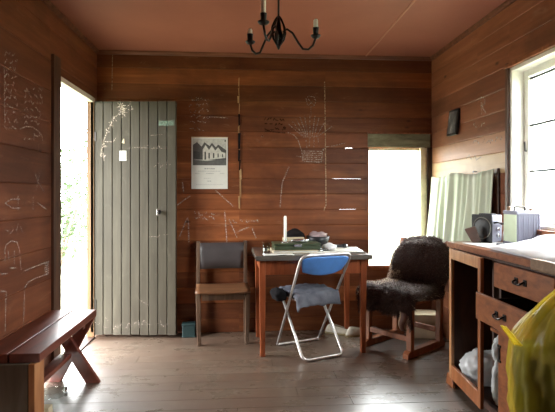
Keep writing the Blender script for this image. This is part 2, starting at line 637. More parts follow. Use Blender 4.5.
CHALK = {'fan':('B',[[(0.538,1.742),(0.394,1.857)],[(0.547,1.742),(0.43,1.884)],[(0.556,1.742),(0.466,1.903)],[(0.566,1.742),(0.502,1.921)],[(0.575,1.742),(0.544,1.931)],[(0.593,1.742),(0.591,1.94)],[(0.611,1.742),(0.638,1.932)],[(0.629,1.743),(0.674,1.914)],[(0.647,1.743),(0.738,1.897)],[(0.656,1.743),(0.798,1.843)],[(0.394,1.781),(0.448,1.759),(0.488,1.707),(0.516,1.616)],[(0.912,1.691),(0.802,1.663),(0.729,1.653),(0.702,1.599)],[(0.516,1.625),(0.529,1.526),(0.693,1.509),(0.711,1.635)],[(0.529,1.616),(0.702,1.612)],[(0.529,1.598),(0.702,1.594)],[(0.529,1.58),(0.702,1.576)],[(0.529,1.562),(0.702,1.558)],[(0.529,1.544),(0.702,1.54)],[(0.529,1.526),(0.702,1.522)],[(0.593,1.742),(0.584,1.652)],[(0.629,1.743),(0.629,1.652)],[(0.665,1.734),(0.674,1.653)],[(0.556,1.715),(0.566,1.643)],[(0.475,1.57),(0.52,1.562)],[(0.556,2.093),(0.584,2.111),(0.629,2.103),(0.647,2.067),(0.629,2.022),(0.593,2.012),(0.566,2.039),(0.556,2.093)],[(0.575,2.084),(0.629,2.031)],[(0.584,2.03),(0.638,2.085)],[(0.602,2.012),(0.602,1.931)]]),'hand':('B',[[(0.18,1.891),(0.193,1.911)],[(0.206,1.888),(0.223,1.907),(0.237,1.905),(0.243,1.911)],[(0.263,1.889),(0.27,1.905),(0.285,1.891),(0.304,1.887)],[(0.319,1.899),(0.325,1.9),(0.33,1.886),(0.35,1.898),(0.358,1.887)],[(0.186,1.859),(0.2,1.858),(0.206,1.862)],[(0.23,1.858),(0.252,1.856)],[(0.279,1.841),(0.286,1.86),(0.292,1.853)],[(0.309,1.853),(0.315,1.863),(0.334,1.851),(0.343,1.855)],[(0.187,1.815),(0.19,1.808),(0.211,1.8),(0.228,1.8)],[(0.238,1.806),(0.249,1.801),(0.264,1.805)],[(0.279,1.822),(0.286,1.812),(0.292,1.813),(0.302,1.817),(0.312,1.806)],[(0.345,1.801),(0.356,1.825),(0.359,1.83),(0.366,1.81),(0.371,1.83)],[(0.187,1.792),(0.367,1.776)]]),'hash':('B',[[(0.134,1.7),(0.14,1.689)],[(0.156,1.74),(0.164,1.754),(0.171,1.74)],[(0.403,1.471),(0.34,1.328),(0.322,1.112)]]),'tent':('B',[[(-0.584,1.132),(-0.529,1.176),(-0.476,1.211)],[(-0.499,1.017),(-0.577,0.832)],[(-0.492,1.008),(-0.485,0.796)],[(-0.171,1.078),(-0.151,0.793)],[(-0.133,1.007),(-0.098,0.926),(-0.062,0.842)],[(-0.25,1.26),(-0.177,1.193),(-0.099,1.122)],[(-0.062,0.891),(0.044,0.935)],[(0.071,0.925),(0.107,0.836)],[(-0.542,1.335),(-0.533,1.246)],[(-0.437,1.073),(-0.428,1.057)],[(-0.399,1.069),(-0.395,1.043),(-0.379,1.041),(-0.367,1.044)],[(-0.337,1.057),(-0.332,1.067)],[(-0.295,1.062),(-0.277,1.047),(-0.259,1.046)],[(-0.435,1.019),(-0.423,1.013),(-0.4,1.02),(-0.383,1.023)],[(-0.36,1.007),(-0.356,1.024),(-0.339,1.011),(-0.318,0.999)],[(-0.306,1.029),(-0.283,1.025),(-0.261,1.003)],[(-0.099,0.997),(-0.081,0.975),(-0.065,0.976)],[(-0.032,1.001),(-0.015,0.985)],[(0.019,1.0),(0.023,0.972),(0.048,0.992)],[(0.064,0.989),(0.086,0.991),(0.094,0.985),(0.12,0.998),(0.125,0.98)]]),'rows':('B',[[(-0.481,2.087),(-0.464,2.082),(-0.456,2.057),(-0.447,2.059),(-0.441,2.056)],[(-0.43,2.056),(-0.423,2.052),(-0.42,2.084),(-0.407,2.086),(-0.402,2.06)],[(-0.38,2.075),(-0.373,2.082),(-0.367,2.057)],[(-0.359,2.07),(-0.342,2.061),(-0.329,2.055),(-0.318,2.075)],[(-0.483,1.998),(-0.475,2.02),(-0.462,2.01),(-0.449,2.026)],[(-0.424,2.011),(-0.407,2.035),(-0.394,2.002),(-0.385,2.023)],[(-0.367,2.018),(-0.352,2.035)],[(-0.331,2.033),(-0.318,2.019)],[(-0.478,1.977),(-0.468,1.949)],[(-0.449,1.95),(-0.435,1.949),(-0.429,1.965),(-0.423,1.97)],[(-0.398,1.949),(-0.389,1.969),(-0.372,1.974),(-0.363,1.985),(-0.357,1.964)],[(-0.333,1.97),(-0.323,1.985),(-0.318,1.968),(-0.318,1.961)],[(-0.477,1.912),(-0.464,1.912),(-0.451,1.929),(-0.433,1.929)],[(-0.423,1.9),(-0.409,1.91),(-0.391,1.921),(-0.379,1.926),(-0.375,1.931)],[(-0.362,1.897),(-0.348,1.908)],[(-0.329,1.907),(-0.318,1.898),(-0.318,1.91)],[(-0.48,1.872),(-0.463,1.859),(-0.46,1.871),(-0.443,1.868),(-0.433,1.851)],[(-0.409,1.876),(-0.39,1.868),(-0.376,1.867),(-0.36,1.876),(-0.356,1.855)],[(-0.346,1.86),(-0.331,1.872)],[(-0.479,1.811),(-0.473,1.804),(-0.468,1.806),(-0.45,1.811),(-0.432,1.792)],[(-0.411,1.815),(-0.394,1.799),(-0.386,1.79)],[(-0.365,1.79),(-0.348,1.791)],[(-0.318,1.912),(-0.142,1.905)]]),'high':('B',[[(-1.146,2.461),(-1.151,2.138)]]),'joint':('B',[[(0.725,2.24),(0.729,2.032),(0.731,1.807),(0.735,1.491),(0.738,1.13)],[(0.738,1.13),(0.72,1.085)]]),'man':('L',[[(2.835,0.777),(2.994,0.783),(3.187,0.786)],[(3.171,0.704),(2.994,0.709),(2.886,0.704),(2.841,0.677),(2.835,0.608),(2.829,0.465)],[(2.57,0.804),(2.638,0.796)],[(2.57,0.715),(2.628,0.703),(2.622,0.602),(2.617,0.491)],[(2.617,0.861),(2.615,0.925),(2.628,0.951),(2.678,0.967),(2.751,0.955),(2.78,0.906),(2.798,0.789)],[(2.649,0.921),(2.66,0.855)],[(2.716,0.914),(2.716,0.836)],[(2.671,0.82),(2.739,0.81)],[(3.117,0.777),(3.182,0.777)],[(3.117,0.764),(3.182,0.764)],[(3.117,0.751),(3.182,0.751)],[(3.117,0.738),(3.182,0.738)],[(3.117,0.725),(3.182,0.725)],[(3.117,0.713),(3.182,0.712)],[(3.117,0.706),(3.182,0.705)]]),'words':('L',[[(2.613,1.963),(2.625,1.993),(2.645,1.987),(2.662,1.989),(2.672,2.004)],[(2.692,1.995),(2.699,1.988),(2.724,2.01)],[(2.613,1.926),(2.64,1.96)],[(2.669,1.941),(2.691,1.95),(2.702,1.966)],[(2.728,1.97),(2.733,1.971),(2.75,1.974),(2.751,1.986),(2.751,1.982)],[(2.611,1.902),(2.637,1.89),(2.663,1.913),(2.685,1.926)],[(2.703,1.929),(2.713,1.911),(2.72,1.918),(2.726,1.912),(2.734,1.943)],[(2.614,1.85),(2.633,1.877),(2.65,1.876),(2.655,1.868),(2.661,1.861)],[(2.689,1.864),(2.694,1.867),(2.702,1.873)],[(2.721,1.879),(2.732,1.885),(2.751,1.885)],[(2.617,1.828),(2.625,1.807),(2.652,1.821)],[(2.686,1.829),(2.707,1.829),(2.713,1.851),(2.72,1.844)],[(2.61,1.767),(2.632,1.796),(2.639,1.792),(2.648,1.783),(2.656,1.783)],[(2.678,1.778),(2.686,1.799)],[(2.724,1.814),(2.735,1.799)],[(2.616,1.729),(2.639,1.753),(2.667,1.745),(2.68,1.767)],[(2.712,1.767),(2.724,1.758),(2.729,1.775),(2.737,1.758),(2.742,1.754)],[(2.607,1.7),(2.616,1.696)],[(2.641,1.711),(2.663,1.706),(2.675,1.703),(2.703,1.704)],[(2.736,1.729),(2.749,1.722),(2.751,1.728),(2.751,1.733)],[(2.616,1.644),(2.623,1.653),(2.64,1.676)],[(2.68,1.663),(2.685,1.66)],[(2.7,1.679),(2.726,1.684)],[(2.612,1.606),(2.622,1.622)],[(2.637,1.635),(2.651,1.637),(2.665,1.614),(2.676,1.617)],[(2.719,1.628),(2.743,1.652),(2.749,1.627)],[(2.612,1.59),(2.631,1.576)],[(2.661,1.579),(2.666,1.588)],[(2.68,1.587),(2.7,1.602),(2.719,1.591),(2.739,1.593)],[(2.839,1.829),(2.86,1.828),(2.868,1.848),(2.885,1.833),(2.903,1.837)],[(2.952,1.86),(2.974,1.877)],[(3.027,1.866),(3.037,1.892),(3.073,1.879),(3.08,1.89),(3.08,1.899)],[(2.836,1.789),(2.85,1.791),(2.859,1.814)],[(2.899,1.824),(2.931,1.806)],[(2.966,1.829),(2.991,1.834),(3.015,1.822)],[(3.049,1.833),(3.057,1.858),(3.061,1.83),(3.08,1.841)],[(2.84,1.749),(2.847,1.766),(2.854,1.766),(2.864,1.769)],[(2.899,1.774),(2.905,1.776)],[(2.923,1.788),(2.931,1.779),(2.946,1.768),(2.962,1.787)],[(2.995,1.781),(3.01,1.797)],[(3.04,1.801),(3.068,1.792),(3.08,1.803),(3.08,1.814),(3.08,1.821)],[(2.844,1.718),(2.87,1.734),(2.889,1.717)],[(2.921,1.736),(2.954,1.731)],[(2.984,1.756),(2.999,1.76),(3.02,1.74),(3.055,1.745)],[(2.837,1.669),(2.862,1.69),(2.881,1.681),(2.908,1.681),(2.935,1.693)],[(2.963,1.691),(2.984,1.695),(3.003,1.704)],[(3.035,1.705),(3.065,1.731)],[(2.842,1.635),(2.866,1.661),(2.873,1.641),(2.884,1.65)],[(2.918,1.665),(2.922,1.665),(2.951,1.669)],[(2.969,1.67),(2.987,1.677),(3.015,1.657),(3.041,1.668)],[(2.786,1.598),(2.86,1.623),(2.939,1.631),(3.022,1.618),(3.08,1.594),(3.087,1.557)],[(2.836,1.543),(2.842,1.55),(2.848,1.554),(2.853,1.553)],[(2.889,1.552),(2.919,1.557)],[(2.962,1.557),(2.97,1.597),(2.98,1.583),(3.017,1.584),(3.05,1.596)],[(2.607,1.909),(2.612,1.621)]]),'figs':('L',[[(2.966,1.36),(3.022,1.301),(3.11,1.239)],[(3.05,1.364),(2.994,1.251)],[(2.617,1.177),(2.693,1.198),(2.786,1.197)],[(2.617,1.177),(2.693,1.148),(2.786,1.146)],[(2.762,1.214),(2.762,1.135)],[(2.952,1.208),(2.952,1.129)],[(3.022,1.17),(3.14,1.129)],[(2.624,1.035),(2.632,1.028),(2.641,1.026),(2.659,1.025)],[(2.676,1.01),(2.698,1.023),(2.709,1.031)],[(2.738,1.027),(2.743,1.016),(2.763,1.057)],[(2.792,1.04),(2.811,1.01)]]),'rw':('R',[[(3.298,1.931),(3.291,1.807)],[(3.298,1.931),(3.241,1.912),(3.241,1.87),(3.294,1.865)],[(3.284,1.863),(3.227,1.803)],[(3.409,1.741),(3.395,1.76),(3.378,1.722),(3.349,1.729)],[(3.299,1.709),(3.279,1.736),(3.245,1.734)],[(3.415,1.608),(3.398,1.623),(3.362,1.621),(3.342,1.61),(3.324,1.596)],[(3.265,1.599),(3.244,1.622)],[(3.219,1.589),(3.183,1.604),(3.163,1.58),(3.156,1.607),(3.134,1.593)],[(3.102,1.586),(3.082,1.614),(3.072,1.603)],[(3.042,1.597),(3.03,1.589),(3.02,1.606),(3.02,1.605),(3.02,1.599)],[(3.521,1.501),(3.476,1.525),(3.457,1.498),(3.436,1.493)],[(3.407,1.499),(3.387,1.515),(3.365,1.48),(3.332,1.488),(3.294,1.495)]]),'door':('D',[[(0.057,1.551),(0.082,1.682),(0.129,1.796),(0.18,1.881),(0.24,1.94)],[(-0.017,1.715),(0.016,1.674)],[(0.082,1.674),(0.163,1.673),(0.189,1.707)],[(0.078,1.585),(0.087,1.517)],[(0.244,1.957),(0.278,1.957)],[(0.244,1.957),(0.265,1.924)],[(0.244,1.957),(0.236,1.916)],[(0.244,1.957),(0.213,1.939)],[(0.244,1.957),(0.214,1.976)],[(0.244,1.957),(0.237,1.999)],[(0.244,1.957),(0.266,1.99)],[(0.248,1.923),(0.282,1.923)],[(0.248,1.923),(0.269,1.89)],[(0.248,1.923),(0.241,1.882)],[(0.248,1.923),(0.218,1.905)],[(0.248,1.923),(0.218,1.942)],[(0.248,1.923),(0.241,1.965)],[(0.248,1.923),(0.27,1.956)],[(0.231,1.983),(0.265,1.983)],[(0.231,1.983),(0.252,1.95)],[(0.231,1.983),(0.224,1.941)],[(0.231,1.983),(0.201,1.965)],[(0.231,1.983),(0.201,2.002)],[(0.231,1.983),(0.224,2.024)],[(0.231,1.983),(0.253,2.015)],[(0.146,1.822),(0.164,1.806)],[(0.146,1.822),(0.149,1.847)],[(0.146,1.822),(0.16,1.801)],[(0.146,1.822),(0.131,1.84)],[(0.172,1.864),(0.15,1.867)],[(0.172,1.864),(0.175,1.889)],[(0.172,1.864),(0.192,1.854)],[(0.172,1.864),(0.162,1.887)],[(0.112,1.763),(0.123,1.785)],[(0.112,1.763),(0.134,1.756)],[(0.112,1.763),(0.104,1.786)],[(0.112,1.763),(0.108,1.738)],[(0.087,1.635),(0.086,1.661)],[(0.087,1.635),(0.109,1.638)],[(0.087,1.635),(0.109,1.635)],[(0.087,1.635),(0.068,1.621)],[(0.078,1.551),(0.056,1.551)],[(0.078,1.551),(0.1,1.553)],[(0.078,1.551),(0.098,1.562)],[(0.078,1.551),(0.1,1.546)],[(0.308,1.991),(0.322,1.972)],[(0.308,1.991),(0.289,1.977)],[(0.308,1.991),(0.315,2.015)],[(0.308,1.991),(0.314,2.016)],[(0.316,1.94),(0.296,1.949)],[(0.316,1.94),(0.336,1.952)],[(0.316,1.94),(0.326,1.963)],[(0.316,1.94),(0.332,1.958)]]),'doorfaint':('D',[[(0.274,1.618),(0.384,1.627),(0.486,1.618),(0.622,1.618)],[(0.486,1.728),(0.605,1.737)],[(0.373,1.626),(0.396,1.613),(0.408,1.613),(0.431,1.637)],[(0.447,1.631),(0.455,1.643),(0.471,1.643)],[(0.5,1.61),(0.513,1.629)],[(0.539,1.621),(0.553,1.64),(0.575,1.614)],[(0.598,1.636),(0.616,1.62),(0.622,1.632)],[(0.514,1.458),(0.528,1.473),(0.549,1.499),(0.557,1.485)],[(0.568,1.454),(0.577,1.482),(0.584,1.463),(0.592,1.483),(0.601,1.488)],[(0.618,1.448),(0.625,1.502),(0.639,1.498),(0.648,1.469),(0.654,1.483)],[(0.095,0.177),(0.129,0.143)],[(0.384,0.33),(0.469,0.28)],[(0.003,0.124),(0.01,0.134)],[(0.032,0.116),(0.049,0.126)],[(0.08,0.099),(0.092,0.088),(0.119,0.091)],[(0.161,0.083),(0.171,0.077),(0.187,0.109)],[(0.198,0.083),(0.226,0.112),(0.239,0.121)],[(0.256,0.084),(0.284,0.089),(0.288,0.12),(0.3,0.127),(0.325,0.101)],[(0.34,0.119),(0.364,0.138)],[(0.381,0.15),(0.391,0.087)],[(0.408,0.109),(0.425,0.153),(0.456,0.122),(0.489,0.113)],[(0.532,0.12),(0.552,0.127)],[(0.567,0.16),(0.577,0.114),(0.603,0.098),(0.631,0.127)],[(0.473,0.863),(0.502,0.867),(0.523,0.865),(0.546,0.861),(0.561,0.88)],[(0.598,0.881),(0.632,0.884)]]),'doorgreen':('D',[[(0.554,1.847),(0.681,1.851)],[(0.554,1.84),(0.681,1.844)],[(0.554,1.833),(0.681,1.837)],[(0.554,1.826),(0.681,1.831)],[(0.554,1.82),(0.681,1.824)],[(0.554,1.813),(0.681,1.817)]])}

# ------------------------------------------------------------------ the setting
PITCH, Z0 = .1385, .1215 - .1385


def board_rows(m, put, lo, hi, holes, joints, slots=(), pitch=PITCH, z0=Z0, rnd=random.Random(3)):
    """horizontal boarding with chamfered edges; put(a, b, profile, tone) sweeps one board"""
    k = 0
    T, CH = .022, .0045
    while z0 + k * pitch < ZC:
        za, zb = max(0, z0 + k * pitch), min(ZC, z0 + (k + 1) * pitch)
        k += 1
        if zb - za < .004:
            continue
        cuts = sorted(set([lo, hi] + [j for j in joints if lo < j < hi]))
        zs = sorted(set([za, zb] + [h[2] for h in holes if za < h[2] < zb] + [h[3] for h in holes if za < h[3] < zb]))
        row = rnd.random()
        tones = [min(1, max(0, row + rnd.uniform(-.13, .13))) for _ in cuts]
        for z1, z2 in zip(zs, zs[1:]):
            mid = (z1 + z2) / 2
            for ci, (a, b) in enumerate(zip(cuts, cuts[1:])):
                segs = [(a, b)]
                for h in holes:
                    if h[2] <= mid <= h[3]:
                        ns = []
                        for s0, s1 in segs:
                            if s1 <= h[0] or s0 >= h[1]:
                                ns.append((s0, s1))
                            else:
                                if s0 < h[0]:
                                    ns.append((s0, h[0]))
                                if s1 > h[1]:
                                    ns.append((h[1], s1))
                        segs = ns
                for s0, s1 in segs:
                    pieces = [(s0, s1, 0)]
                    for (g0, g1, gz, gw) in slots:
                        if abs(gz - z2) < .03 and s0 < g0 and s1 > g1:
                            pieces = [(s0, g0, 0), (g0, g1, gw), (g1, s1, 0)]
                    for p0, p1, gap in pieces:
                        c1 = CH if z1 == za else 0
                        c2 = CH if z2 == zb else 0
                        zt = z2 - gap
                        prof = [(0, z1 + c1), (c1 + 1e-5, z1), (T, z1), (T, zt), (c2 + 1e-5, zt), (0, zt - c2)]
                        put(p0, p1, prof, tones[ci])


# back wall
HB = [(1.128, 1.675, .575, 1.652)]
m = MB()
board_rows(m, lambda a, b, pr, t: m.prism([(YB + d, z) for d, z in pr], 'x', a, b, t), XL - .02, XR + .02, HB,
           [-.043, .733], [(.912, .985, 1.645, .0025), (.802, 1.059, 1.369, .0010), (.857, 1.013, 1.092, .0009)])
struct(m.build('wall_back', M['wall_back']))
# left wall, opening for the door
HL = [(3.344, 4.10, -1, 2.02)]
m = MB()
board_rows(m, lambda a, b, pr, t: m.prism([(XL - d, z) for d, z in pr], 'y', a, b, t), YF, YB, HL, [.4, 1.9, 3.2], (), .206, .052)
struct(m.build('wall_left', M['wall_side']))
# right wall, opening for the casement window
HR = [(1.50, 2.93, 1.02, 2.04)]
m = MB()
board_rows(m, lambda a, b, pr, t: m.prism([(XR + d, z) for d, z in pr], 'y', a, b, t + (1.0 - t + .9 if a >= 2.92 and 1.35 < pr[0][1] < 1.47 else 1.0 - t + .25 if a >= 2.92 and 1.47 < pr[0][1] < 1.6 else 0)), YF, YB, HR, [.6, 1.5, 2.93, 3.35])  # rows above the green cloth coloured pale for light glancing along the wall
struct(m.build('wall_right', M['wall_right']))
# wall behind the camera
m = MB()
HF = []
board_rows(m, lambda a, b, pr, t: m.prism([(YF - d, z) for d, z in pr], 'x', a, b, t), XL - .02, XR + .02, HF, [.2])
struct(m.build('wall_front', M['wall_back']))

# floor: boards run across the room
m = MB()
y = YF - .02
r_ = random.Random(8)
while y < YB + .03:
    w = r_.choice([.125, .13, .135, .14])
    xs = [XL - .06, r_.uniform(-.8, 1.2), XR + .03]
    for a, b in zip(xs, xs[1:]):
        m.prism([(y + .0005, -.03), (y + w - .0005, -.03), (y + w - .0005, -.0012), (y + w - .0018, 0), (y + .0018, 0), (y + .0005, -.0012)], 'x', a + .001, b - .001, r_.random())
    y += w
struct(m.build('floor', M['floor']))
m = MB()
m.bb(XL - .05, XR + .05, YF - .03, YB + .05, ZC, ZC + .03)
struct(m.build('ceiling', M['ceiling']))
# cornice strips and ceiling batten
m = MB().prism([(YB, ZC), (YB, ZC - .032), (YB - .012, ZC - .032), (YB - .022, ZC - .012), (YB - .022, ZC)], 'x', XL, XR)
struct(m.build('trim_1', M['trim']))
m = MB().prism([(XR, ZC), (XR, ZC - .032), (XR - .012, ZC - .032), (XR - .022, ZC - .012), (XR - .022, ZC)], 'y', YF, YB - .022)
struct(m.build('trim_2', M['trim']))
m = MB().prism([(XL, ZC), (XL, ZC - .032), (XL + .012, ZC - .032), (XL + .022, ZC - .012), (XL + .022, ZC)], 'y', YF, YB - .022)
struct(m.build('trim_3', M['trim']))
M['batten'] = plain('pink_brown_batten', (.44, .19, .12, 1), .6, var=.1)
m = MB().bb(1.094, 1.108, YF, YB - .022, ZC - .007, ZC)
struct(m.build('trim_4', M['batten'], bevel=.002))

M['trimdark'] = wood('brown_jamb_wood', (.075, .032, .018, 1), (.13, .06, .034, 1), (.03, .012, .008, 1), st=(30, 30, 2))
# doorway: dark near jamb, head, raw far jamb, threshold
m = MB().bb(XL - .06, XL + .018, 3.222, 3.346, 0, 2.16)
struct(m.build('trim_5', M['trimdark'], bevel=.003))
M['lithead'] = plain('daylit_pale_door_head', (.72, .66, .56, 1), .6, var=.1)  # pale tone holds the outside daylight on the head's underside
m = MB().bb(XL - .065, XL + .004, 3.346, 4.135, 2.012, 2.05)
struct(m.build('trim_6', M['lithead'], bevel=.002))
m = MB().bb(XL - .055, XL + .004, 4.100, 4.135, 0, 2.012)
struct(m.build('trim_7', M['rawjamb'], bevel=.002))
m = MB().bb(XL - .07, XL + .01, 3.346, 4.100, -.02, .012)
struct(m.build('trim_8', M['darktrim'], bevel=.002))

# door leaf, swung in against the back wall
door = bpy.data.objects.new('door_1', None)
COL.objects.link(door)
hx, hy, ex_, ey_ = -1.277, 4.112, -.577, 4.055
door.location = (hx, hy, 0)
door.rotation_euler = (0, 0, math.atan2(ey_ - hy, ex_ - hx))
struct(door, 'open grey door of vertical boards standing against the back wall', 'door')
m = MB()
DW, ND = .702, 9
for k in range(ND):
    a, b = DW * k / ND, DW * (k + 1) / ND
    z1 = .026 + (.004 if k % 3 == 1 else 0)
    m.prism([(a + .0015, .030), (a + .0015, .006), (a + .005, 0), (b - .005, 0), (b - .0015, .006), (b - .0015, .030)], 'z', z1, 2.018, random.random())
m.build('board_panel', M['doorpaint'], door)
m = MB()
for z in (.3, 1.0, 1.75):
    m.bb(.02, DW - .02, .030, .052, z, z + .12)
m.build('ledge', M['doorpaint'], door, bevel=.003)
m = MB().bb(.535, .562, -.003, 0, 1.045, 1.10)
m.build('lock_plate', M['silver'], door, bevel=.002)
m = MB().tube([(.566, -.001, 1.075), (.566, -.02, 1.075), (.566, -.026, 1.075), (.566, -.042, 1.075), (.566, -.050, 1.075)], [.009, .009, .018, .020, .010], 12)
m.build('knob', M['handle'], door, smooth=True)
m = MB().bb(-.006, .020, -.006, 0, .25, .33).bb(-.006, .020, -.006, 0, 1.68, 1.76)
m.build('hinge', M['handle'], door, bevel=.001)
card = MB().bb(.218, .278, -.0025, -.0005, 1.512, 1.598).build('note_card', M['paper'])
card.matrix_world = Matrix.Translation((hx, hy, 0)) @ Matrix.Rotation(math.atan2(ey_ - hy, ex_ - hx), 4, 'Z')
tag(card, 'small blank white card fixed to the grey door', 'card')
card = MB().prism([(.236, 1.665), (.262, 1.658), (.258, 1.702), (.248, 1.690)], 'y', -.0025, -.0005).build('note_scrap', M['cardboard'])
card.matrix_world = Matrix.Translation((hx, hy, 0)) @ Matrix.Rotation(math.atan2(ey_ - hy, ex_ - hx), 4, 'Z')
tag(card, 'tiny torn yellowish scrap stuck on the grey door above the white card', 'paper scrap')

# casement window on the right
wr = bpy.data.objects.new('window_1', None)
COL.objects.link(wr)
struct(wr, 'wide white casement window above the cabinet', 'window')
X0, X1 = XR, XR + .125
m = MB()
m.bb(X0 + .001, X1, 2.905, 2.931, 1.02, 2.04).bb(X0 + .001, X1, 1.499, 1.525, 1.02, 2.04)
m.bb(X0 + .001, X1, 1.499, 2.931, 2.015, 2.041).bb(X0 + .001, X1, 1.499, 2.931, 1.019, 1.042)
m.build('window_frame', M['white'], wr, bevel=.003)
m = MB()
for (a, b) in ((2.915, 2.232), (2.198, 1.515)):
    s = 1 if a < b else -1
    lo, hi = min(a, b), max(a, b)
    m.bb(X0 + .082, X0 + .118, hi - .055, hi, 1.04, 2.02).bb(X0 + .082, X0 + .118, lo, lo + .055, 1.04, 2.02)
    m.bb(X0 + .082, X0 + .118, lo + .055, hi - .055, 1.975, 2.02).bb(X0 + .082, X0 + .118, lo + .055, hi - .055, 1.04, 1.10)
m.bb(X0 + .075, X0 + .12, 2.195, 2.235, 1.04, 2.02)
m.build('casement', M['white'], wr, bevel=.003)
m = MB()
for (lo, hi) in ((2.287, 2.86), (1.57, 2.143)):
    for z in (1.958, 1.66, 1.37):
        m.bb(X0 + .092, X0 + .110, lo, hi, z - .007, z + .007)
m.build('glazing_bar', M['putty'], wr)
m = MB().bb(X0 + .099, X0 + .102, 2.26, 2.89, 1.08, 1.99).bb(X0 + .099, X0 + .102, 1.54, 2.17, 1.08, 1.99)
m.build('pane', M['glass'], wr)
m = MB().bb(X0 - .035, X0 + .08, 1.46, 2.97, .992, 1.020)
m.build('sill', M['chairwood'], wr, bevel=.004)
m = MB().tube([(X0 + .080, 2.875, 1.50), (X0 + .07, 2.875, 1.50), (X0 + .066, 2.872, 1.56)], .006, 8)
m.build('latch', M['handle'], wr)
m = MB().bb(X0 - .016, X0 + .001, 2.931, 2.957, .99, 2.075)
struct(m.build('trim_9', M['trimdark'], bevel=.003))
m = MB().bb(X0 - .022, X0 + .001, 1.45, 2.962, 2.041, 2.066)
struct(m.build('trim_10', M['chairwood'], bevel=.003))

# low window in the back wall
wb = bpy.data.objects.new('window_2', None)
COL.objects.link(wb)
struct(wb, 'low bright window in the back wall beside the table', 'window')
m = MB()
m.bb(1.612, 1.652, YB - .004, YB + .09, .58, 1.655).bb(1.652, 1.690, YB + .002, YB + .09, .58, 1.655)
m.bb(1.120, 1.140, YB + .024, YB + .09, .58, 1.655).bb(1.12, 1.69, YB + .024, YB + .09, 1.630, 1.655).bb(1.12, 1.69, YB + .023, YB + .10, .56, .592)
m.build('window_frame', M['cream'], wb, bevel=.003)
m = MB().bb(1.138, 1.614, YB + .06, YB + .064, .59, 1.632)
m.build('pane', M['glass'], wb)
m = MB().bb(1.118, 1.655, YB - .035, YB + .03, .560, .585)
m.build('sill', M['chairwood'], wb, bevel=.004)
m = MB().bb(1.120, 1.700, YB - .012, YB - .0005, 1.655, 1.775)
m.build('head_board', M['greenboard'], wb, bevel=.002)
m = MB().bb(1.118, 1.714, YB - .016, YB - .0005, 1.776, 1.788)
struct(m.build('trim_11', M['chairwood'], bevel=.002))
m = MB().bb(1.672, 1.715, YB - .014, YB - .0005, .58, 1.655)
struct(m.build('trim_12', M['darktrim'], bevel=.002))
# unseen eaves over the side walls, added to block steep sky light
m = MB().prism([(XR + .03, 2.50), (XR + .62, 2.36), (XR + .62, 2.40), (XR + .03, 2.56)], 'y', YF, YB + .1)
struct(m.build('roof', M['trimdark']))  # added overhang, keeps overhead sky off the floor
m = MB().prism([(XL - .03, 2.50), (XL - 1.25, 2.26), (XL - 1.25, 2.30), (XL - .03, 2.56)], 'y', YF, YB + .1)
struct(m.build('roof', M['trimdark']))  # porch-deep overhang added to weaken the light entering the doorway

# outside
m = MB()
m.grid(lambda u, v: Vector((-40 + 80 * u, -40 + 80 * v, -.28)), 2, 2)
struct(m.build('ground', M['ground']))
r_ = random.Random(5)


def shrub(loc, h, w, label, seed):
    t = thing('shrub', label, 'shrub', loc, 0, 'shrubs outside the open door')
    rr = random.Random(seed)
    m = MB()
    tips = []
    for k in range(7):
        a = rr.uniform(0, 6.28)
        e = Vector((math.cos(a) * w * .5, math.sin(a) * w * .5, h * rr.uniform(.6, .95)))
        m.tube([(0, 0, 0), e * .5 + Vector((0, 0, .15 * h)), e], [.03, .02, .008], 6)
        tips.append(e)
    m.build('stem', M['bark'], t)
    m = MB()
    for k in range(2600):
        e = rr.choice(tips)
        p = e * rr.uniform(.45, 1.05) + Vector((rr.gauss(0, w * .16), rr.gauss(0, w * .16), rr.gauss(0, h * .10)))
        d = Vector((rr.uniform(-1, 1), rr.uniform(-1, 1), rr.uniform(-.6, .6))).normalized()
        u = d.orthogonal().normalized()
        L = rr.uniform(.06, .12)
        vs = [m.bm.verts.new(q) for q in (p, p + d * L * .5 + u * L * .22, p + d * L, p + d * L * .5 - u * L * .22)]
        m.bm.faces.new(vs)
    m.build('foliage', M['leaf'], t)


shrub((-2.95, 7.6, -.28), 2.7, 1.2, 'tall pale green shrub standing outside the open doorway', 1)
shrub((-2.55, 9.6, -.28), 2.0, .9, 'smaller shrub growing well behind the tall one outside the doorway', 2)

# ------------------------------------------------------------------ furniture
# bench along the left wall
t = thing('bench', 'dark red wooden bench with crossed legs along the wall by the doorway', 'bench', (XL, 2.33, 0))
m = MB().bb(.010, .150, 0, .875, .415, .460, .3)
m.build('seat_plank', M['benchred'], t, bevel=.004)
m = MB().bb(.158, .300, 0, .875, .415, .460, .7)
m.build('seat_plank', M['benchred'], t, bevel=.004)
m = MB().bar((.315, .765, .002), (.03, .765, .414), .04, .085, (0, 1, 0))
m2 = MB()
for pts, yy in (([(.255, 0), (.345, 0), (.085, .414), (-.004 + .01, .414)], .790), ):
    m2.prism(pts, 'y', yy, yy + .035)
m.bm.free()
m2.build('leg', M['benchred'], t, bevel=.004)
m2 = MB().prism([(.008, 0), (.085, 0), (.300, .414), (.215, .414)], 'y', .827, .862)
m2.build('leg', M['benchred'], t, bevel=.004)
m = MB().bb(.02, .285, .66, .70, .385, .415)
m.build('cleat', M['benchred'], t, bevel=.003)
m = MB().bar((.15, .74, .20), (.15, .12, .20), .07, .03)
m.build('stretcher', M['benchred'], t, bevel=.003)

t = thing('timber_block', 'upright grey timber block with an orange side carrying the near end of the bench', 'block', (XL, 2.315, 0))
MB().bb(.012, .252, 0, .022, 0, .4135).build('front_board', M['greyply'], t, bevel=.003)
MB().bb(.254, .284, -.001, .108, 0, .4135).build('side_board', M['endgrain'], t, bevel=.003)
MB().bb(.012, .252, .086, .106, 0, .40).build('back_board', M['greyply'], t, bevel=.003)

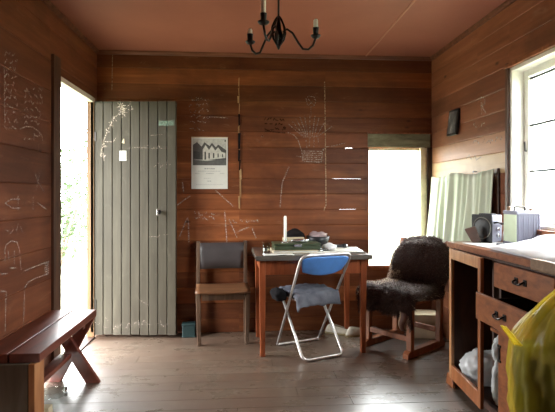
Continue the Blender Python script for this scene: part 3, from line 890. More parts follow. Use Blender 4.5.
t = thing('glass_jar', 'clear glass jar lying on the floor under the bench', 'jar', (-1.135, 2.90, .036), .35)
m = MB()
prof = [(.030, -.055), (.035, -.050), (.036, .03), (.028, .045), (.028, .06)]
m.tube([(z, 0, 0) for r, z in prof], [r for r, z in prof], 18)
m.build('body', M['jar'], t, smooth=True)
MB().tube([(.058, 0, 0), (.074, 0, 0)], .030, 18).build('lid', M['silver'], t, bevel=.002)
o = MB().prism([(0, 0), (.085, 0), (.080, .05), (.004, .052)], 'y', 0, .055).build('wood_offcut', M['cardboard'], None, bevel=.003)
o.location = (-1.15, 2.66, 0)
tag(o, 'small pale yellow wood offcut on the floor by the bench block', 'offcut')

# table
TX, TY, TR = .52, 3.83, math.radians(2.2)
t = thing('writing_table', 'orange red wooden table with worn grey top at the back wall', 'table', (TX, TY, 0), TR)
MB().bb(-.444, .446, -.315, .29, .727, .765).build('table_top', M['lino'], t, bevel=.005)
MB().bb(-.446, .448, -.319, -.3155, .729, .762).build('edge_strip', M['silver'], t, bevel=.001).data.materials[0] = plain('dull_metal_edge', (.12, .10, .085, 1), .4, .3, .2)
for sx in (-1, 1):
    for sy in (-.255, .235):
        m = MB()
        m.prism([(sx * .372, 0), (sx * .408, 0), (sx * .415, .721), (sx * .368, .721)], 'y', sy - .021, sy + .021)
        m.build('leg', M['tablered'], t, bevel=.003)
MB().bb(-.368, .368, -.27, -.25, .615, .721).build('apron', M['tablered'], t, bevel=.002)
MB().bb(-.368, .368, .23, .25, .63, .721).build('apron', M['tablered'], t, bevel=.002)
MB().bb(-.402, -.382, -.234, .214, .63, .721).build('apron', M['tablered'], t, bevel=.002)
MB().bb(.382, .402, -.234, .214, .63, .721).build('apron', M['tablered'], t, bevel=.002)


def onT(x, y, z=.7655):
    c, s = math.cos(TR), math.sin(TR)
    return (TX + x * c - y * s, TY + x * s + y * c, z)


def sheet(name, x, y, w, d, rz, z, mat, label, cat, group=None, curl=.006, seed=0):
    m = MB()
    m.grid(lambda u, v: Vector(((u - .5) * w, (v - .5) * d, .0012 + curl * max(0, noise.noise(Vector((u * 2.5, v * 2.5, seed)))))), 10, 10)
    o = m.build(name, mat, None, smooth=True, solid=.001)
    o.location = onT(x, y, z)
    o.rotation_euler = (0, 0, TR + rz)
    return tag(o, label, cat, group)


sheet('paper_and_sheen', .13, -.16, .30, .21, .06, .766, M['paper'], 'white sheet added as window sheen on the table behind the blue chair back', 'paper', 'white papers on the table', seed=1)  # first three white sheets stand in for the window's reflection on the top
sheet('paper_and_sheen', .31, .0, .26, .36, -.10, .7685, M['paper'], 'white sheet added as window sheen at the window end of the table', 'paper', 'white papers on the table', seed=2)
sheet('paper_and_sheen', .20, .10, .28, .19, .30, .771, M['paper'], 'white sheet added as window sheen in front of the black bowl', 'paper', 'white papers on the table', seed=3)
sheet('paper_and_sheen', -.27, -.255, .235, .10, .02, .7665, M['paper'], 'cream paper strip at the front table edge before the green case', 'paper', 'white papers on the table', seed=4)

# green tin with things on it
t = thing('book', 'closed tan book under the dark green tin', 'book', onT(-.12, -.05), TR)
MB().bb(-.175, .175, -.115, .115, .003, .017).build('pages', M['paper'], t)
MB().bb(-.18, .18, -.12, .12, 0, .003).bb(-.18, .18, -.12, .12, .017, .020).bb(-.18, -.176, -.12, .12, .003, .017).build('cover', M['cardboard'], t)
t = thing('tin_case', 'long dark green flat metal case on the table', 'case', onT(-.105, -.05, .787), TR + .02)
MB().bb(-.185, .185, -.10, .10, 0, .036).build('body', M['greenbox'], t, bevel=.008)
MB().bb(-.187, .187, -.102, .102, .038, .052).build('lid', M['greenbox'], t, bevel=.006)
MB().bb(-.03, .03, -.108, -.102, .026, .045).build('clasp', M['silver'], t, bevel=.002)
t = thing('candle', 'tall white candle standing in a glass holder on the green case', 'candle', onT(-.192, -.06, .8475), 0)
MB().lathe([(.0115, 0), (.0115, .195), (.008, .203), (.002, .205)], n=14).build('wax_stick', M['wax'], t, smooth=False)
MB().tube([(0, 0, .203), (.001, 0, .213)], .0012, 5).build('wick', M['black'], t)
t = thing('candle_holder', 'small clear glass candle holder on the green case', 'candle holder', onT(-.192, -.06, .8395), 0)
MB().lathe([(.034, 0), (.036, .004), (.020, .0075)], n=18).build('dish', M['silver'], t, smooth=True)
MB().lathe([(.0125, .008), (.017, .010), (.018, .026), (.0155, .030), (.0125, .030)], n=16, cap=False).build('cup', M['jar'], t, smooth=True)
t = thing('card_box', 'small cream cardboard box behind the tall candle', 'box', onT(-.115, .015, .8395), TR)
MB().bb(-.085, .085, -.02, .022, 0, .030).build('body', M['cardboard'], t, bevel=.002)
MB().bb(-.087, .087, -.023, .025, .018, .033).build('lid', M['cardboard'], t, bevel=.002)
t = thing('glass_tumbler', 'glass tumbler standing on the table at the end of the green case', 'tumbler', onT(-.345, -.06), 0)
MB().lathe([(.024, 0), (.028, .004), (.032, .075), (.029, .075), (.025, .008)], n=18, cap=False).build('body', M['jar'], t, smooth=True)
MB().lathe([(.0265, .008), (.028, .03), (.012, .032)], n=14).build('contents', M['silver'], t)
o = MB().blob((0, 0, .082), (.085, .06, .080), 4, .18, 2.2, 3, -.081).build('cloth_cap', M['darkcloth'], None, smooth=True)
o.location = onT(-.085, .15, .766)
tag(o, 'black crumpled cap on the table behind the cream box', 'cap')
o = MB().blob((0, 0, .03), (.06, .03, .012), 9, .35, 3.2, 3, -.016).build('crumpled_foil', M['silver'], None, smooth=True)
o.location = onT(-.075, -.065, .824)
tag(o, 'crumpled silvery foil lying on the green case beside the candle', 'foil')
t = thing('bowl', 'black bowl of odds and ends near the back of the table', 'bowl', onT(.115, .150), 0)
MB().lathe([(.04, 0), (.045, .004), (.088, .055), (.102, .105), (.097, .105), (.082, .056), (.02, .012)], n=26).build('body', M['black'], t, smooth=True)
o = MB().blob((0, 0, .100), (.070, .064, .036), 2, .3, 2.6, 3).build('crumpled_rag', plain('pinkish_grey_rag', (.36, .27, .27, 1), .9, 0, .35, 9), None, smooth=True)
o.location = onT(.115, .150, .768)
tag(o, 'pinkish grey rag stuffed in the black bowl', 'rag')
o = MB().blob((0, 0, .02), (.050, .030, .026), 6, .3, 2.5, 3, -.019).build('crumpled_tissue', M['linen'], None, smooth=True)
o.location = onT(.180, -.01, .774)
tag(o, 'crumpled white tissue in front of the black bowl', 'tissue')
t = thing('torch', 'black torch lying on the table between the bowl and the bright window', 'torch', onT(.285, .09, .790), TR + .12)
MB().tube([(-.075, 0, 0), (.03, 0, 0), (.045, 0, 0), (.065, 0, 0)], [.013, .013, .019, .019], 14).build('body', M['black'], t, smooth=False)
MB().tube([(.0655, 0, 0), (.069, 0, 0)], .017, 14).build('lens', M['silver'], t)
t = thing('scissors', 'bright metal scissors lying between the green case and the papers', 'scissors', onT(.105, -.09, .7745), TR + 1.2)
MB().bar((-.07, -.012, 0), (.05, .014, .002), .010, .003).bar((-.07, .012, .003), (.05, -.014, .005), .010, .003).build('blades', M['silver'], t)
MB().tube(arc((.068, .02, .004), .018, 0, 2 * math.pi * .96, 14, 'xy'), .0035, 6).tube(arc((.068, -.02, .004), .018, 0, 2 * math.pi * .96, 14, 'xy'), .0035, 6).build('grips', M['silver'], t, smooth=True)

# school chair by the calendar
t = thing('school_chair', 'worn wooden chair with grey back panel against the wall', 'chair', (-.180, 3.99, 0), math.radians(4.5))
m = MB()
for sx in (-1, 1):
    m = MB().prism([(sx * .192 - .016, 0), (sx * .192 + .016, 0), (sx * .202 + .018, .425), (sx * .202 - .018, .425)], 'y', -.155, -.120)
    m.build('leg', M['schoolwood'], t, bevel=.004)
for sx in (-1, 1):
    m = MB()
    m.prism([(.145, 0), (.178, 0), (.168, .43), (.195, .815), (.170, .815), (.132, .43)], 'x', sx * .206 - .015, sx * .206 + .015)
    m.build('leg', M['schoolwood'], t, bevel=.004)
m = MB().grid(lambda u, v: Vector(((u - .5) * .445, -.18 + .335 * v, .436 + .008 * (abs(u - .5) * 2) ** 2 - (.012 if v < .12 else 0) * (1 - v / .12))), 12, 12)
m.build('seat', M['schoolseat'], t, smooth=True, solid=.016)
MB().bb(-.172, .172, -.150, -.132, .365, .424).build('front_rail', M['schoolwood'], t, bevel=.002)
MB().bb(-.196, -.178, -.118, .142, .375, .424).build('side_rail', M['schoolwood'], t, bevel=.002)
MB().bb(.178, .196, -.118, .142, .375, .424).build('side_rail', M['schoolwood'], t, bevel=.002)
MB().grid(lambda u, v: Vector(((u - .5) * .385, .158 + .018 * v + .018 * (1 - (2 * u - 1) ** 2), .575 + .225 * v)), 10, 4).build('back_panel', M['slate'], t, smooth=True, solid=.012)

# folding chair
t = thing('folding_chair', 'metal folding chair with blue backrest drawn up to the table', 'chair', (.518, 3.660, 0), math.radians(20))
W = .188


def long_y(z):
    return .215 - .61 * z


lt = []
zt = .785
pts = [(-W, long_y(.012), .012), (-W - .022, long_y(zt), zt), (W + .022, long_y(zt), zt), (W, long_y(.012), .012)]
p = fillet([(-W, long_y(.012), .012), (-W - .022, long_y(zt) - .0, zt), (W + .022, long_y(zt), zt), (W, long_y(.012), .012)], .065, 7)
MB().tube(p, .0105, 10).build('back_frame', M['steel'], t, smooth=True)
p = fillet([(-W, long_y(.03), .03), (-W, long_y(.012), .012), (W, long_y(.012), .012), (W, long_y(.03), .03)], .02, 4)
MB().tube(p, .0105, 10).build('front_foot_bar', M['steel'], t, smooth=True)
Wi = .170
p = fillet([(-Wi, .17, .425), (-Wi - .002, -.215, .012), (Wi + .002, -.215, .012), (Wi, .17, .425)], .05, 6)
MB().tube(p, .0105, 10).build('rear_leg_loop', M['steel'], t, smooth=True)
for s in (-1, 1):
    MB().tube([(s * (Wi - .006), long_y(.285), .292), (s * (W + .014), long_y(.285), .285)], .006, 8).build('pivot', M['steel'], t)
MB().bb(-.150, .150, -.12, .225, .432, .448).build('seat', M['black'], t, bevel=.005)
MB().tube([(-Wi, -.10, .43), (-Wi, .20, .43)], .008, 8).build('seat_rail', M['steel'], t)
MB().tube([(Wi, -.10, .43), (Wi, .20, .43)], .008, 8).build('seat_rail', M['steel'], t)


def backpad(u, v):
    x = (u - .5) * 2
    z = .655 + .115 * v - .030 * (1 - v) * (1 - x * x) - .020 * v * abs(x) ** 6
    return Vector((x * (.166 + .028 * min(1, v * 1.5)), long_y(z) - .004 - .030 * (1 - x * x), z))


MB().grid(backpad, 22, 8).build('backrest', M['blue'], t, smooth=True, solid=.012, bevel=.003)


def jack(u, v):
    x = -.205 + .39 * u
    y = -.215 + .42 * v
    z = .462
    if y < -.125:
        z = .462 - (-.125 - y) * .95
        y = -.125 - (-.125 - y) * .35
    if x < -.165:
        z -= (-.165 - x) * .9
        x = -.165 - (-.165 - x) * .3
    n = noise.noise(Vector((u * 2.5, v * 5, 2))) * .020 + noise.noise(Vector((u * 9, v * 7, 5))) * .011
    z += max(-.004, n + .012)
    y += noise.noise(Vector((u * 4, v * 2, 9))) * .012
    return Vector((x, y, z))


o = MB().grid(jack, 34, 30).build('folded_jacket', M['denim'], None, smooth=True, solid=.016)
o.location = (.512, 3.660, 0)
o.rotation_euler = (0, 0, math.radians(20))
tag(o, 'faded blue grey jacket spread over the folding chair seat', 'jacket')
o = MB().blob((0, 0, 0), (.050, .12, .045), 3, .22, 2.4, 3).build('black_bag', M['darkcloth'], None, smooth=True)
o.location = (.268, 3.66, .445)
o.rotation_euler = (0, 0, math.radians(13.7))
tag(o, 'black bag slumped off the side of the folding chair seat', 'bag')

# sheepskin chair
CX, CY, CR = 1.290, 3.728, math.radians(-53.13)
t = thing('low_chair', 'orange brown wooden chair hidden under a dark sheepskin', 'chair', (CX, CY, 0), CR)
for sx in (-1, 1):
    MB().prism([(-.225, .05), (-.18, .05), (-.172, .43), (-.215, .43)], 'x', sx * .195 - .022, sx * .195 + .022).build('leg', M['chairwood'], t, bevel=.004)
    MB().prism([(.165, .05), (.210, .05), (.225, .43), (.325, .848), (.285, .848), (.180, .43)], 'x', sx * .205 - .022, sx * .205 + .022).build('leg', M['chairwood'], t, bevel=.004)
    MB().prism([(-.265, 0), (.26, 0), (.26, .030), (.22, .055), (-.165, .055), (-.24, .055), (-.265, .035)], 'x', sx * .195 - .024, sx * .195 + .024).build('runner', M['chairwood'], t, bevel=.004)
    MB().bb(sx * .195 - .014, sx * .195 + .014, -.180, .172, .385, .43).build('side_rail', M['chairwood'], t, bevel=.003)
MB().bb(-.173, .173, -.216, -.186, .115, .155).build('stretcher', M['chairwood'], t, bevel=.003)
MB().bb(-.173, .173, .178, .204, .115, .155).build('stretcher', M['chairwood'], t, bevel=.003)
MB().bb(-.173, .173, -.215, -.180, .385, .43).build('front_rail', M['chairwood'], t, bevel=.003)
MB().bb(-.200, .200, -.215, .18, .431, .445).build('seat', M['chairwood'], t, bevel=.003)
MB().bar((-.173, .30, .78), (.173, .30, .78), .02, .07).build('top_rail', M['chairwood'], t, bevel=.003)
MB().bar((-.173, .26, .62), (.173, .26, .62), .02, .06).build('back_rail', M['chairwood'], t, bevel=.003)

PATH = [(-.258, .315), (-.266, .39), (-.262, .468), (-.228, .494), (-.10, .487), (.02, .478), (.115, .480), (.160, .512), (.178, .585), (.198, .67), (.225, .755), (.25, .812), (.29, .846), (.335, .842), (.362, .79), (.365, .70), (.36, .60)]


def path(t_):
    f = t_ * (len(PATH) - 1)
    i = min(int(f), len(PATH) - 2)
    f -= i
    a, b = PATH[i], PATH[i + 1]
    return a[0] + (b[0] - a[0]) * f, a[1] + (b[1] - a[1]) * f


def pelt(u, v):
    x = (u - .5) * 2
    y, z = path(v)
    hw = .265
    if v < .12:
        hw = .25
    if v > .6:
        hw = .272 - .05 * max(0, (v - .6) / .4)
    e = max(0, abs(x) - .78) / .22
    X = x * hw
    if v < .48:
        z -= .055 * e * e
        z -= .035 * max(0, x) ** 3 * (1 if v < .15 else .2)
    else:
        y += .06 * e * e
        z -= (.11 * abs(x) ** 3.2 * (1.25 if x < 0 else .8)) * min(1, max(0, (v - .52) / .16))
        y -= .020 * (1 - x * x) * (1 if v < .7 else 0)
    n = noise.noise(Vector((X * 7, v * 9, 3.3)))
    n2 = noise.noise(Vector((X * 17, v * 22, 1.3)))
    q = .016 * n + .007 * n2
    if v < .13:
        y -= q
        z += .03 * noise.noise(Vector((X * 12, 0, 8))) * (1 - v / .13)
    elif v < .45:
        z += q
    elif v < .72:
        y -= q + .012 * (1 - x * x)
    else:
        z += q
    return Vector((X, y, z))


t = thing('sheepskin', 'dark brown shaggy sheepskin draped over the low wooden chair', 'sheepskin', (CX, CY, 0), CR)
m = MB().grid(pelt, 30, 60, tone=lambda u, v: .95 if (u < .03 and .1 < v < .62) else .3)  # pale rim: window backlight put into the hide colour
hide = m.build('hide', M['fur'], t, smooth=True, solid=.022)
# wool locks
rr = random.Random(21)
m = MB()
for k in range(21000):
    u, v = rr.random(), rr.random()
    P = pelt(u, v)
    du = pelt(min(1, u + .01), v) - pelt(max(0, u - .01), v)
    dv = pelt(u, min(1, v + .01)) - pelt(u, max(0, v - .01))
    n = du.cross(dv).normalized()
    P = P + n * .009
    edge = (u < .10 and .16 < v < .62) or (u < .30 and .20 < v < .50 and rr.random() < .75 - u) or u > .96  # cream locks: tan wool plus window backlight painted along the rim
    d = (n + Vector((rr.gauss(0, .5), rr.gauss(0, .5), rr.gauss(0, .4) - .75))).normalized()
    L = rr.uniform(.018, .036)
    d2 = (d + Vector((rr.gauss(0, .4), rr.gauss(0, .4), -.5))).normalized()
    s1 = d.orthogonal().normalized()
    s2 = d.cross(s1)
    r0 = rr.uniform(.0013, .0026)
    A = [m.bm.verts.new(P + r0 * (math.cos(a) * s1 + math.sin(a) * s2)) for a in (0, 2.1, 4.2)]
    Q = P + d * L * .55
    Bv = [m.bm.verts.new(Q + r0 * .8 * (math.cos(a) * s1 + math.sin(a) * s2)) for a in (0, 2.1, 4.2)]
    T_ = m.bm.verts.new(Q + d2 * L * .5)
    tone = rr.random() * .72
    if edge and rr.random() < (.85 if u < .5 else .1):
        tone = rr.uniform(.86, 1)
    fs = []
    for i in range(3):
        j = (i + 1) % 3
        fs.append(m.bm.faces.new((A[i], A[j], Bv[j], Bv[i])))
        fs.append(m.bm.faces.new((Bv[i], Bv[j], T_)))
    m._tone(fs, tone)
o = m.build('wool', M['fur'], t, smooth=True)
o['kind'] = 'stuff'
# a leg of the pelt hanging at the front corner
m = MB().grid(lambda u, v: Vector((.185 + (u - .5) * (.085 - .035 * v) + .01 * math.sin(v * 6), -.272 - .02 * math.sin(v * 3) + .012 * math.cos(u * 6), .35 - .135 * v)), 8, 10, tone=lambda u, v: .7 if .3 < u < .7 else .9)
m.build('hanging_pelt_leg', M['fur'], t, smooth=True, solid=.014)

t = thing('carton', 'brown cardboard carton on the floor behind the sheepskin chair', 'carton', (1.56, 3.99, 0), math.radians(-8))
MB().bb(-.12, .12, -.10, .10, 0, .20).build('body', M['cardboard'], t, bevel=.003)
MB().prism([(-.12, .2), (-.12, .204), (-.17, .27), (-.173, .268)], 'y', -.10, .10).build('flap', M['cardboard'], t)

t = thing('tin_box', 'dark teal tin on the floor between grey door and wooden chair', 'tin', (-.475, 4.10, 0), .1)
MB().bb(-.055, .055, -.04, .04, 0, .10).build('body', M['teal'], t, bevel=.006)
MB().bb(-.057, .057, -.042, .042, .101, .118).build('lid', M['teal'], t, bevel=.004)


def shoe(loc, rz, label):
    t = thing('shoe', label, 'shoe', loc, rz, 'pale shoes under the table')
    def out(u):
        a = u * 2 * math.pi
        return math.cos(a) * (.036 + (.006 if math.sin(a) < 0 else 0)), math.sin(a) * .125
    m = MB()
    poly = [out(k / 20) for k in range(20)]
    m.prism(poly, 'z', 0, .016)
    m.build('sole', M['rubber'], t, bevel=.002)
    def up(u, v):
        x, y = out(u)
        f = math.cos(v * 1.2)
        h = .016 + (.032 + .035 * max(0, min(1, (y + .12) / .2))) * math.sin(v * 1.35)
        return Vector((x * (.96 - .35 * v), y * (.97 - .30 * v), h))
    MB().grid(up, 20, 6, closed_u=True).build('upper', M['shoe'], t, smooth=True, solid=.004)


shoe((.83, 4.08, 0), 1.2, 'pale canvas shoe under the table, close behind its rear leg')
shoe((.985, 4.02, 0), 1.9, 'pale canvas shoe under the table, toward the bright low window')

# ------------------------------------------------------------------ cabinet
t = thing('cabinet', 'long orange brown wooden cabinet with open door and drawers under the window', 'cabinet', (1.333, 2.945, 0), -H90)
# local x runs towards the camera along the front, local y into the wall
CL, CDp = 1.70, .377
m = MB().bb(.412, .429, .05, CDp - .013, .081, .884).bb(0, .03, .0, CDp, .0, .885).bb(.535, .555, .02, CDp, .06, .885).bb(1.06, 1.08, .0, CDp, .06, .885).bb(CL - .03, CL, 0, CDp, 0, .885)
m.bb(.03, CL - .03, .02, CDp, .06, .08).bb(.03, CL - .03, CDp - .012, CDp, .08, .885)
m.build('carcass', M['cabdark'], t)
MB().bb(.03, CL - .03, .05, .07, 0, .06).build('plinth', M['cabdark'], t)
MB().bb(.43, .534, .03, CDp - .013, .47, .487).build('shelf', M['cabwood'], t)
MB().bb(-.004, .034, -.006, .004, .0, .884).build('corner_stile', M['cabpale'], t, bevel=.002)
MB().prism([(-.03, 0), (.075, 0), (.075, .03), (.045, .075), (-.012, .075)], 'y', -.022, -.0065).build('foot', M['cabwood'], t, bevel=.003)
MB().prism([(-.012, 0), (.02, 0), (.02, .075), (-.012, .075)], 'y', -.0065, .03).build('foot', M['cabwood'], t, bevel=.003)
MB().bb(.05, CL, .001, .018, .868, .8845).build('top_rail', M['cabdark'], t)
MB().bb(-.018, .89, -.020, CDp + .003, .886, .920).build('worktop', M['cabtop'], t, bevel=.004)
MB().bb(.893, CL + .02, -.034, CDp + .003, .882, .932).build('worn_end_board', M['worn'], t, bevel=.005)
# the open frame door (its panel is missing), a few degrees ajar
d = bpy.data.objects.new('frame_door', None)
COL.objects.link(d)
d.parent = t
d.location = (.034, -.008, 0)
d.rotation_euler = (0, 0, math.radians(-4.2))
DWD, DZ0, DZ1 = .462, .062, .880
MB().bb(.0, .035, -.020, 0, DZ0, DZ1).build('stile', M['cabpale'], d, bevel=.002)
MB().bb(DWD - .034, DWD, -.020, 0, DZ0, DZ1).build('stile', M['cabvert'], d, bevel=.002)
MB().bb(.035, DWD - .034, -.019, 0, DZ1 - .062, DZ1).build('rail', M['cabpale'], d, bevel=.002)
MB().bb(.035, DWD - .034, -.019, 0, DZ0, DZ0 + .085).build('rail', M['cabvert'], d, bevel=.002)


def drawer(x0, x1, z0, z1, pull, slot=.0):
    d = bpy.data.objects.new('drawer', None)
    COL.objects.link(d)
    d.parent = t
    d.location = (x0, -pull, 0)
    w = x1 - x0
    m = MB().bb(0, w, -.022, 0, z0, z1)
    m.build('drawer_front', M['cabwood'], d, bevel=.004)
    m = MB().bb(.02, .032, .001, .33, z0 + .015, z1 - .03).bb(w - .032, w - .02, .001, .33, z0 + .015, z1 - .03).bb(.032, w - .032, .318, .33, z0 + .015, z1 - .03).bb(.032, w - .032, .001, .318, z0 + .015, z0 + .023)
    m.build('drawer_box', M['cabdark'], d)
    cx, cz = w / 2, (z0 + z1) / 2 + .005
    MB().bb(cx - .048, cx - .022, -.027, -.022, cz - .015, cz + .015).build('handle_plate', M['handle'], d, bevel=.002)
    MB().bb(cx + .022, cx + .048, -.027, -.022, cz - .015, cz + .015).build('handle_plate', M['handle'], d, bevel=.002)
    p = fillet([(cx - .035, -.026, cz + .004), (cx - .034, -.045, cz - .004), (cx - .02, -.046, cz - .012), (cx + .02, -.046, cz - .012), (cx + .034, -.045, cz - .004), (cx + .035, -.026, cz + .004)], .012, 3)
    MB().tube(p, .0045, 8).build('handle', M['handle'], d, smooth=True)


drawer(.560, 1.045, .738, .867, .001)
drawer(.560, 1.045, .573, .712, .100)
drawer(1.085, 1.66, .738, .867, .001)
d = bpy.data.objects.new('door', None)
COL.objects.link(d)
d.parent = t
d.location = (.600, -.002, 0)
MB().bb(0, .47, -.020, 0, .062, .555).build('door_panel', M['cabwood'], d, bevel=.003)
MB().bb(.012, .022, -.027, -.020, .375, .435).bb(.004, .030, -.026, -.020, .360, .372).bb(.004, .030, -.026, -.020, .438, .450).build('latch', M['handle'], d, bevel=.001)
d = bpy.data.objects.new('door', None)
COL.objects.link(d)
d.parent = t
d.location = (1.085, -.002, 0)
MB().bb(0, .575, -.020, 0, .062, .715).build('door_panel', M['cabwood'], d, bevel=.003)
MB().bb(.50, .515, -.027, -.020, .375, .435).build('latch', M['handle'], d, bevel=.001)
m = MB().tube([(1.215, -.034, .908), (1.215, -.046, .908), (1.215, -.050, .914), (1.215, -.050, .926)], .003, 6)
m.build('hook', M['handle'], t)


def inC(x, y, z):
    return (1.333 + y, 2.945 - x, z)


def crumple(name, x, y, z, r, seed, mat, label, cat, group=None, amp=.22):
    o = MB().blob((0, 0, 0), r, seed, amp, 2.4, 4, -r[2] * .8).build(name, mat, None, smooth=True)
    o.location = inC(x, y, z + r[2] * .8)
    return tag(o, label, cat, group)


crumple('plastic_bag', .185, .11, .081, (.115, .105, .105), 3, M['whitebag'], 'plump white plastic bag at the bottom behind the open frame door', 'bag', 'white bags in the cabinet')
crumple('plastic_bag', .482, .062, .081, (.042, .045, .14), 7, M['whitebag'], 'slim white plastic bag low in the gap beside the latched cabinet door', 'bag', 'white bags in the cabinet')
crumple('plastic_bag', .482, .062, .310, (.040, .042, .075), 12, M['whitebag'], 'grey white plastic bag stuffed higher in the gap beside the latched door', 'bag', 'white bags in the cabinet')
t2 = thing('enamel_mug', 'white mug on the cabinet shelf behind the frame door', 'mug', inC(.480, .075, .488), 0)
MB().lathe([(.03, 0), (.034, .003), (.036, .08), (.033, .08), (.031, .006)], n=18).build('body', M['linen'], t2, smooth=True)
MB().tube(arc((.036, 0, .04), .022, -H90, H90, 8), .004, 6).build('handle', M['linen'], t2, smooth=True)
t2 = thing('tall_tin', 'pale tall tin on the cabinet shelf in the gap beside the top drawer', 'tin', inC(.487, .20, .488), 0)
MB().lathe([(.05, 0), (.052, .003), (.052, .24), (.05, .243)], n=20).build('body', M['palegreen'], t2)
MB().lathe([(.054, .244), (.054, .262), (.05, .265)], n=20).build('lid', M['silver'], t2)

# things on the cabinet
t = thing('radio', 'black box radio with a round speaker ring at the far end of the cabinet', 'radio', (1.527, 2.80, .921), math.radians(120))
L_, W_, H_ = .134, .115, .174
MB().bb(.001, L_, -W_, -.006, .004, H_).build('body', M['radiogrey'], t, bevel=.006)
MB().bb(-.002, L_ + .002, -.0055, .008, .002, H_ + .003).build('speaker_panel', M['radioblack'], t, bevel=.006)
MB().tube([(.062 + .060 * math.cos(a), .010, .092 + .066 * math.sin(a)) for a in [2 * math.pi * k / 32 for k in range(32)]], .003, 6, True).build('speaker_ring', plain('dull_grey_ring', (.16, .15, .13, 1), .4, .4), t, smooth=True)
MB().lathe([(.056, 0), (.05, .002), (.02, .004)], n=28).build('speaker_cone', M['black'], t).matrix_local = Matrix.Translation((.062, .0075, .092)) @ Matrix.Rotation(-H90, 4, 'X')
MB().tube(fillet([(-.001, -.02, .125), (-.022, -.02, .130), (-.022, -.10, .118), (-.001, -.10, .118)], .012, 3), .006, 8).build('handle', M['handle'], t, smooth=True)
MB().lathe([(.012, 0), (.012, .012), (.009, .014)], n=14).build('knob', M['silver'], t).matrix_local = Matrix.Translation((.001, -.055, .085)) @ Matrix.Rotation(-H90, 4, 'Y')
MB().lathe([(.010, 0), (.010, .012), (.008, .014)], n=14).build('knob', M['silver'], t).matrix_local = Matrix.Translation((.001, -.055, .045)) @ Matrix.Rotation(-H90, 4, 'Y')
MB().bb(.02, .11, -.08, -.03, H_, H_ + .008).build('top_flap', M['radioblack'], t, bevel=.003)

o = MB().prism([(-.010, .001), (.045, .001), (.010, .105), (-.055, .085)], 'y', -.012, .012).build('leather_pouch', M['leather'], None, bevel=.006, seg=3)
o.location = (1.435, 2.85, .921)
o.rotation_euler = (0, 0, math.radians(-20))
tag(o, 'small brown leather pouch leaning beside the black radio', 'pouch')

o = MB().grid(lambda u, v: Vector((1.350 + .35 * u + .012 * math.sin(v * 9) * (1 - u), 2.83 - 1.43 * v, .9225 + .012 * max(0, (v - .575) / .425) ** .3 * (1 if v > .575 else 0) + .004 * max(0, noise.noise(Vector((u * 4, v * 14, 1)))))), 16, 60).build('cabinet_top_sheet', M['linen'], None, smooth=True, solid=.0015)  # thin rippled white sheet over the cabinet top
tag(o, 'thin white sheet covering the top of the long cabinet', 'cloth')


def heap(u, v):
    x, y = (u - .5) * .34, (v - .5) * .62
    e = max(0, 1 - (2 * u - 1) ** 4) * max(0, 1 - (2 * v - 1) ** 4)
    s = .022 + .085 * max(0, u) ** 1.0 * (1 - .35 * v)
    n = noise.noise(Vector((x * 9, y * 7, 4))) * .022 + (1 - abs(noise.noise(Vector((x * 14, y * 11, 7))))) * .012
    return Vector((x, y, (s + n) * e ** .6))


o = MB().grid(heap, 40, 50).build('crumpled_cloth', M['linen'], None, smooth=True, solid=.002)
o.location = (1.50, 2.17, .932)
tag(o, 'crumpled heap of white cloth on the near part of the cabinet below the window', 'cloth')

t = thing('ribbed_box', 'blue grey ribbed metal box with pale green end on the cabinet before the window', 'box', (1.634, 2.665, .926), 0)
bx, by, bh = .0715, .068, .196
MB().bb(-bx + .003, bx, -by, by, .004, bh).build('body', M['ribgrey'], t, bevel=.003)
m = MB()
for k in range(9):
    x = -bx + .014 + k * (2 * bx - .022) / 8
    m.bb(x - .0035, x + .0035, -by - .005, -by + .001, .022, bh - .016)
m.build('rib', M['ribgrey'], t, bevel=.0015)
MB().bb(-bx - .003, bx + .003, -by - .008, by + .004, bh - .014, bh + .006).build('lid', M['ribgrey'], t, bevel=.003)
MB().bb(-bx - .003, bx + .003, -by - .008, by + .004, 0, .018).build('base', M['ribgrey'], t, bevel=.003)
MB().bb(-bx - .001, -bx + .003, -by + .004, by - .004, .02, bh - .016).build('end_panel', M['palegreen'], t)
MB().tube(fillet([(-.045, 0, bh + .005), (-.045, 0, bh + .028), (.02, 0, bh + .028), (.02, 0, bh + .005)], .01, 3), .005, 8).build('handle', M['handle'], t, smooth=True)
MB().lathe([(.012, bh + .005), (.012, bh + .026), (.008, bh + .030)], (-.058, .035, 0), 12).build('terminal', M['worn'], t)
MB().lathe([(.010, bh + .005), (.010, bh + .020)], (.045, -.02, 0), 12).build('terminal', M['worn'], t)

t = thing('loop_cable', 'brown coiled cable lying at the foot of the ribbed box', 'cable', (1.60, 2.565, .931), 0)
MB().tube([(.03 * math.cos(a) * (1 + .1 * math.sin(2.3 * a)), .018 * math.sin(a), .004 + .0006 * a) for a in [k * .35 for k in range(60)]], .0035, 6).build('coil', M['leather'], t, smooth=True)
t = thing('white_cable', 'thin white cable hanging by the window jamb behind the radio', 'cable', (1.66, 2.90, .924), 0)
MB().tube([(-.005, 0, 0), (.0, .002, .05), (.020, .004, .12), (.035, .006, .19), (.045, .006, .225), (.052, .0, .19), (.05, -.02, .10)], .004, 7).build('lead', M['linen'], t, smooth=True)
o = MB().prism([(-.075, .0), (-.045, -.022), (.06, -.020), (.085, .0), (.06, .016), (-.05, .018)], 'z', 0, .013).build('spectacle_case', plain('dark_slate_case', (.07, .07, .085, 1), .35), None, bevel=.005, seg=3)
o.location = (1.52, 2.60, .926)
o.rotation_euler = (0, 0, math.radians(-52))
tag(o, 'flat dark spectacle case lying on the white sheet before the ribbed box', 'case')

# yellow plastic bag hanging from the cabinet hook
t = thing('yellow_bag', 'big translucent yellow plastic bag hanging in front of the cabinet', 'bag', (1.182, 1.725, 0), 0)


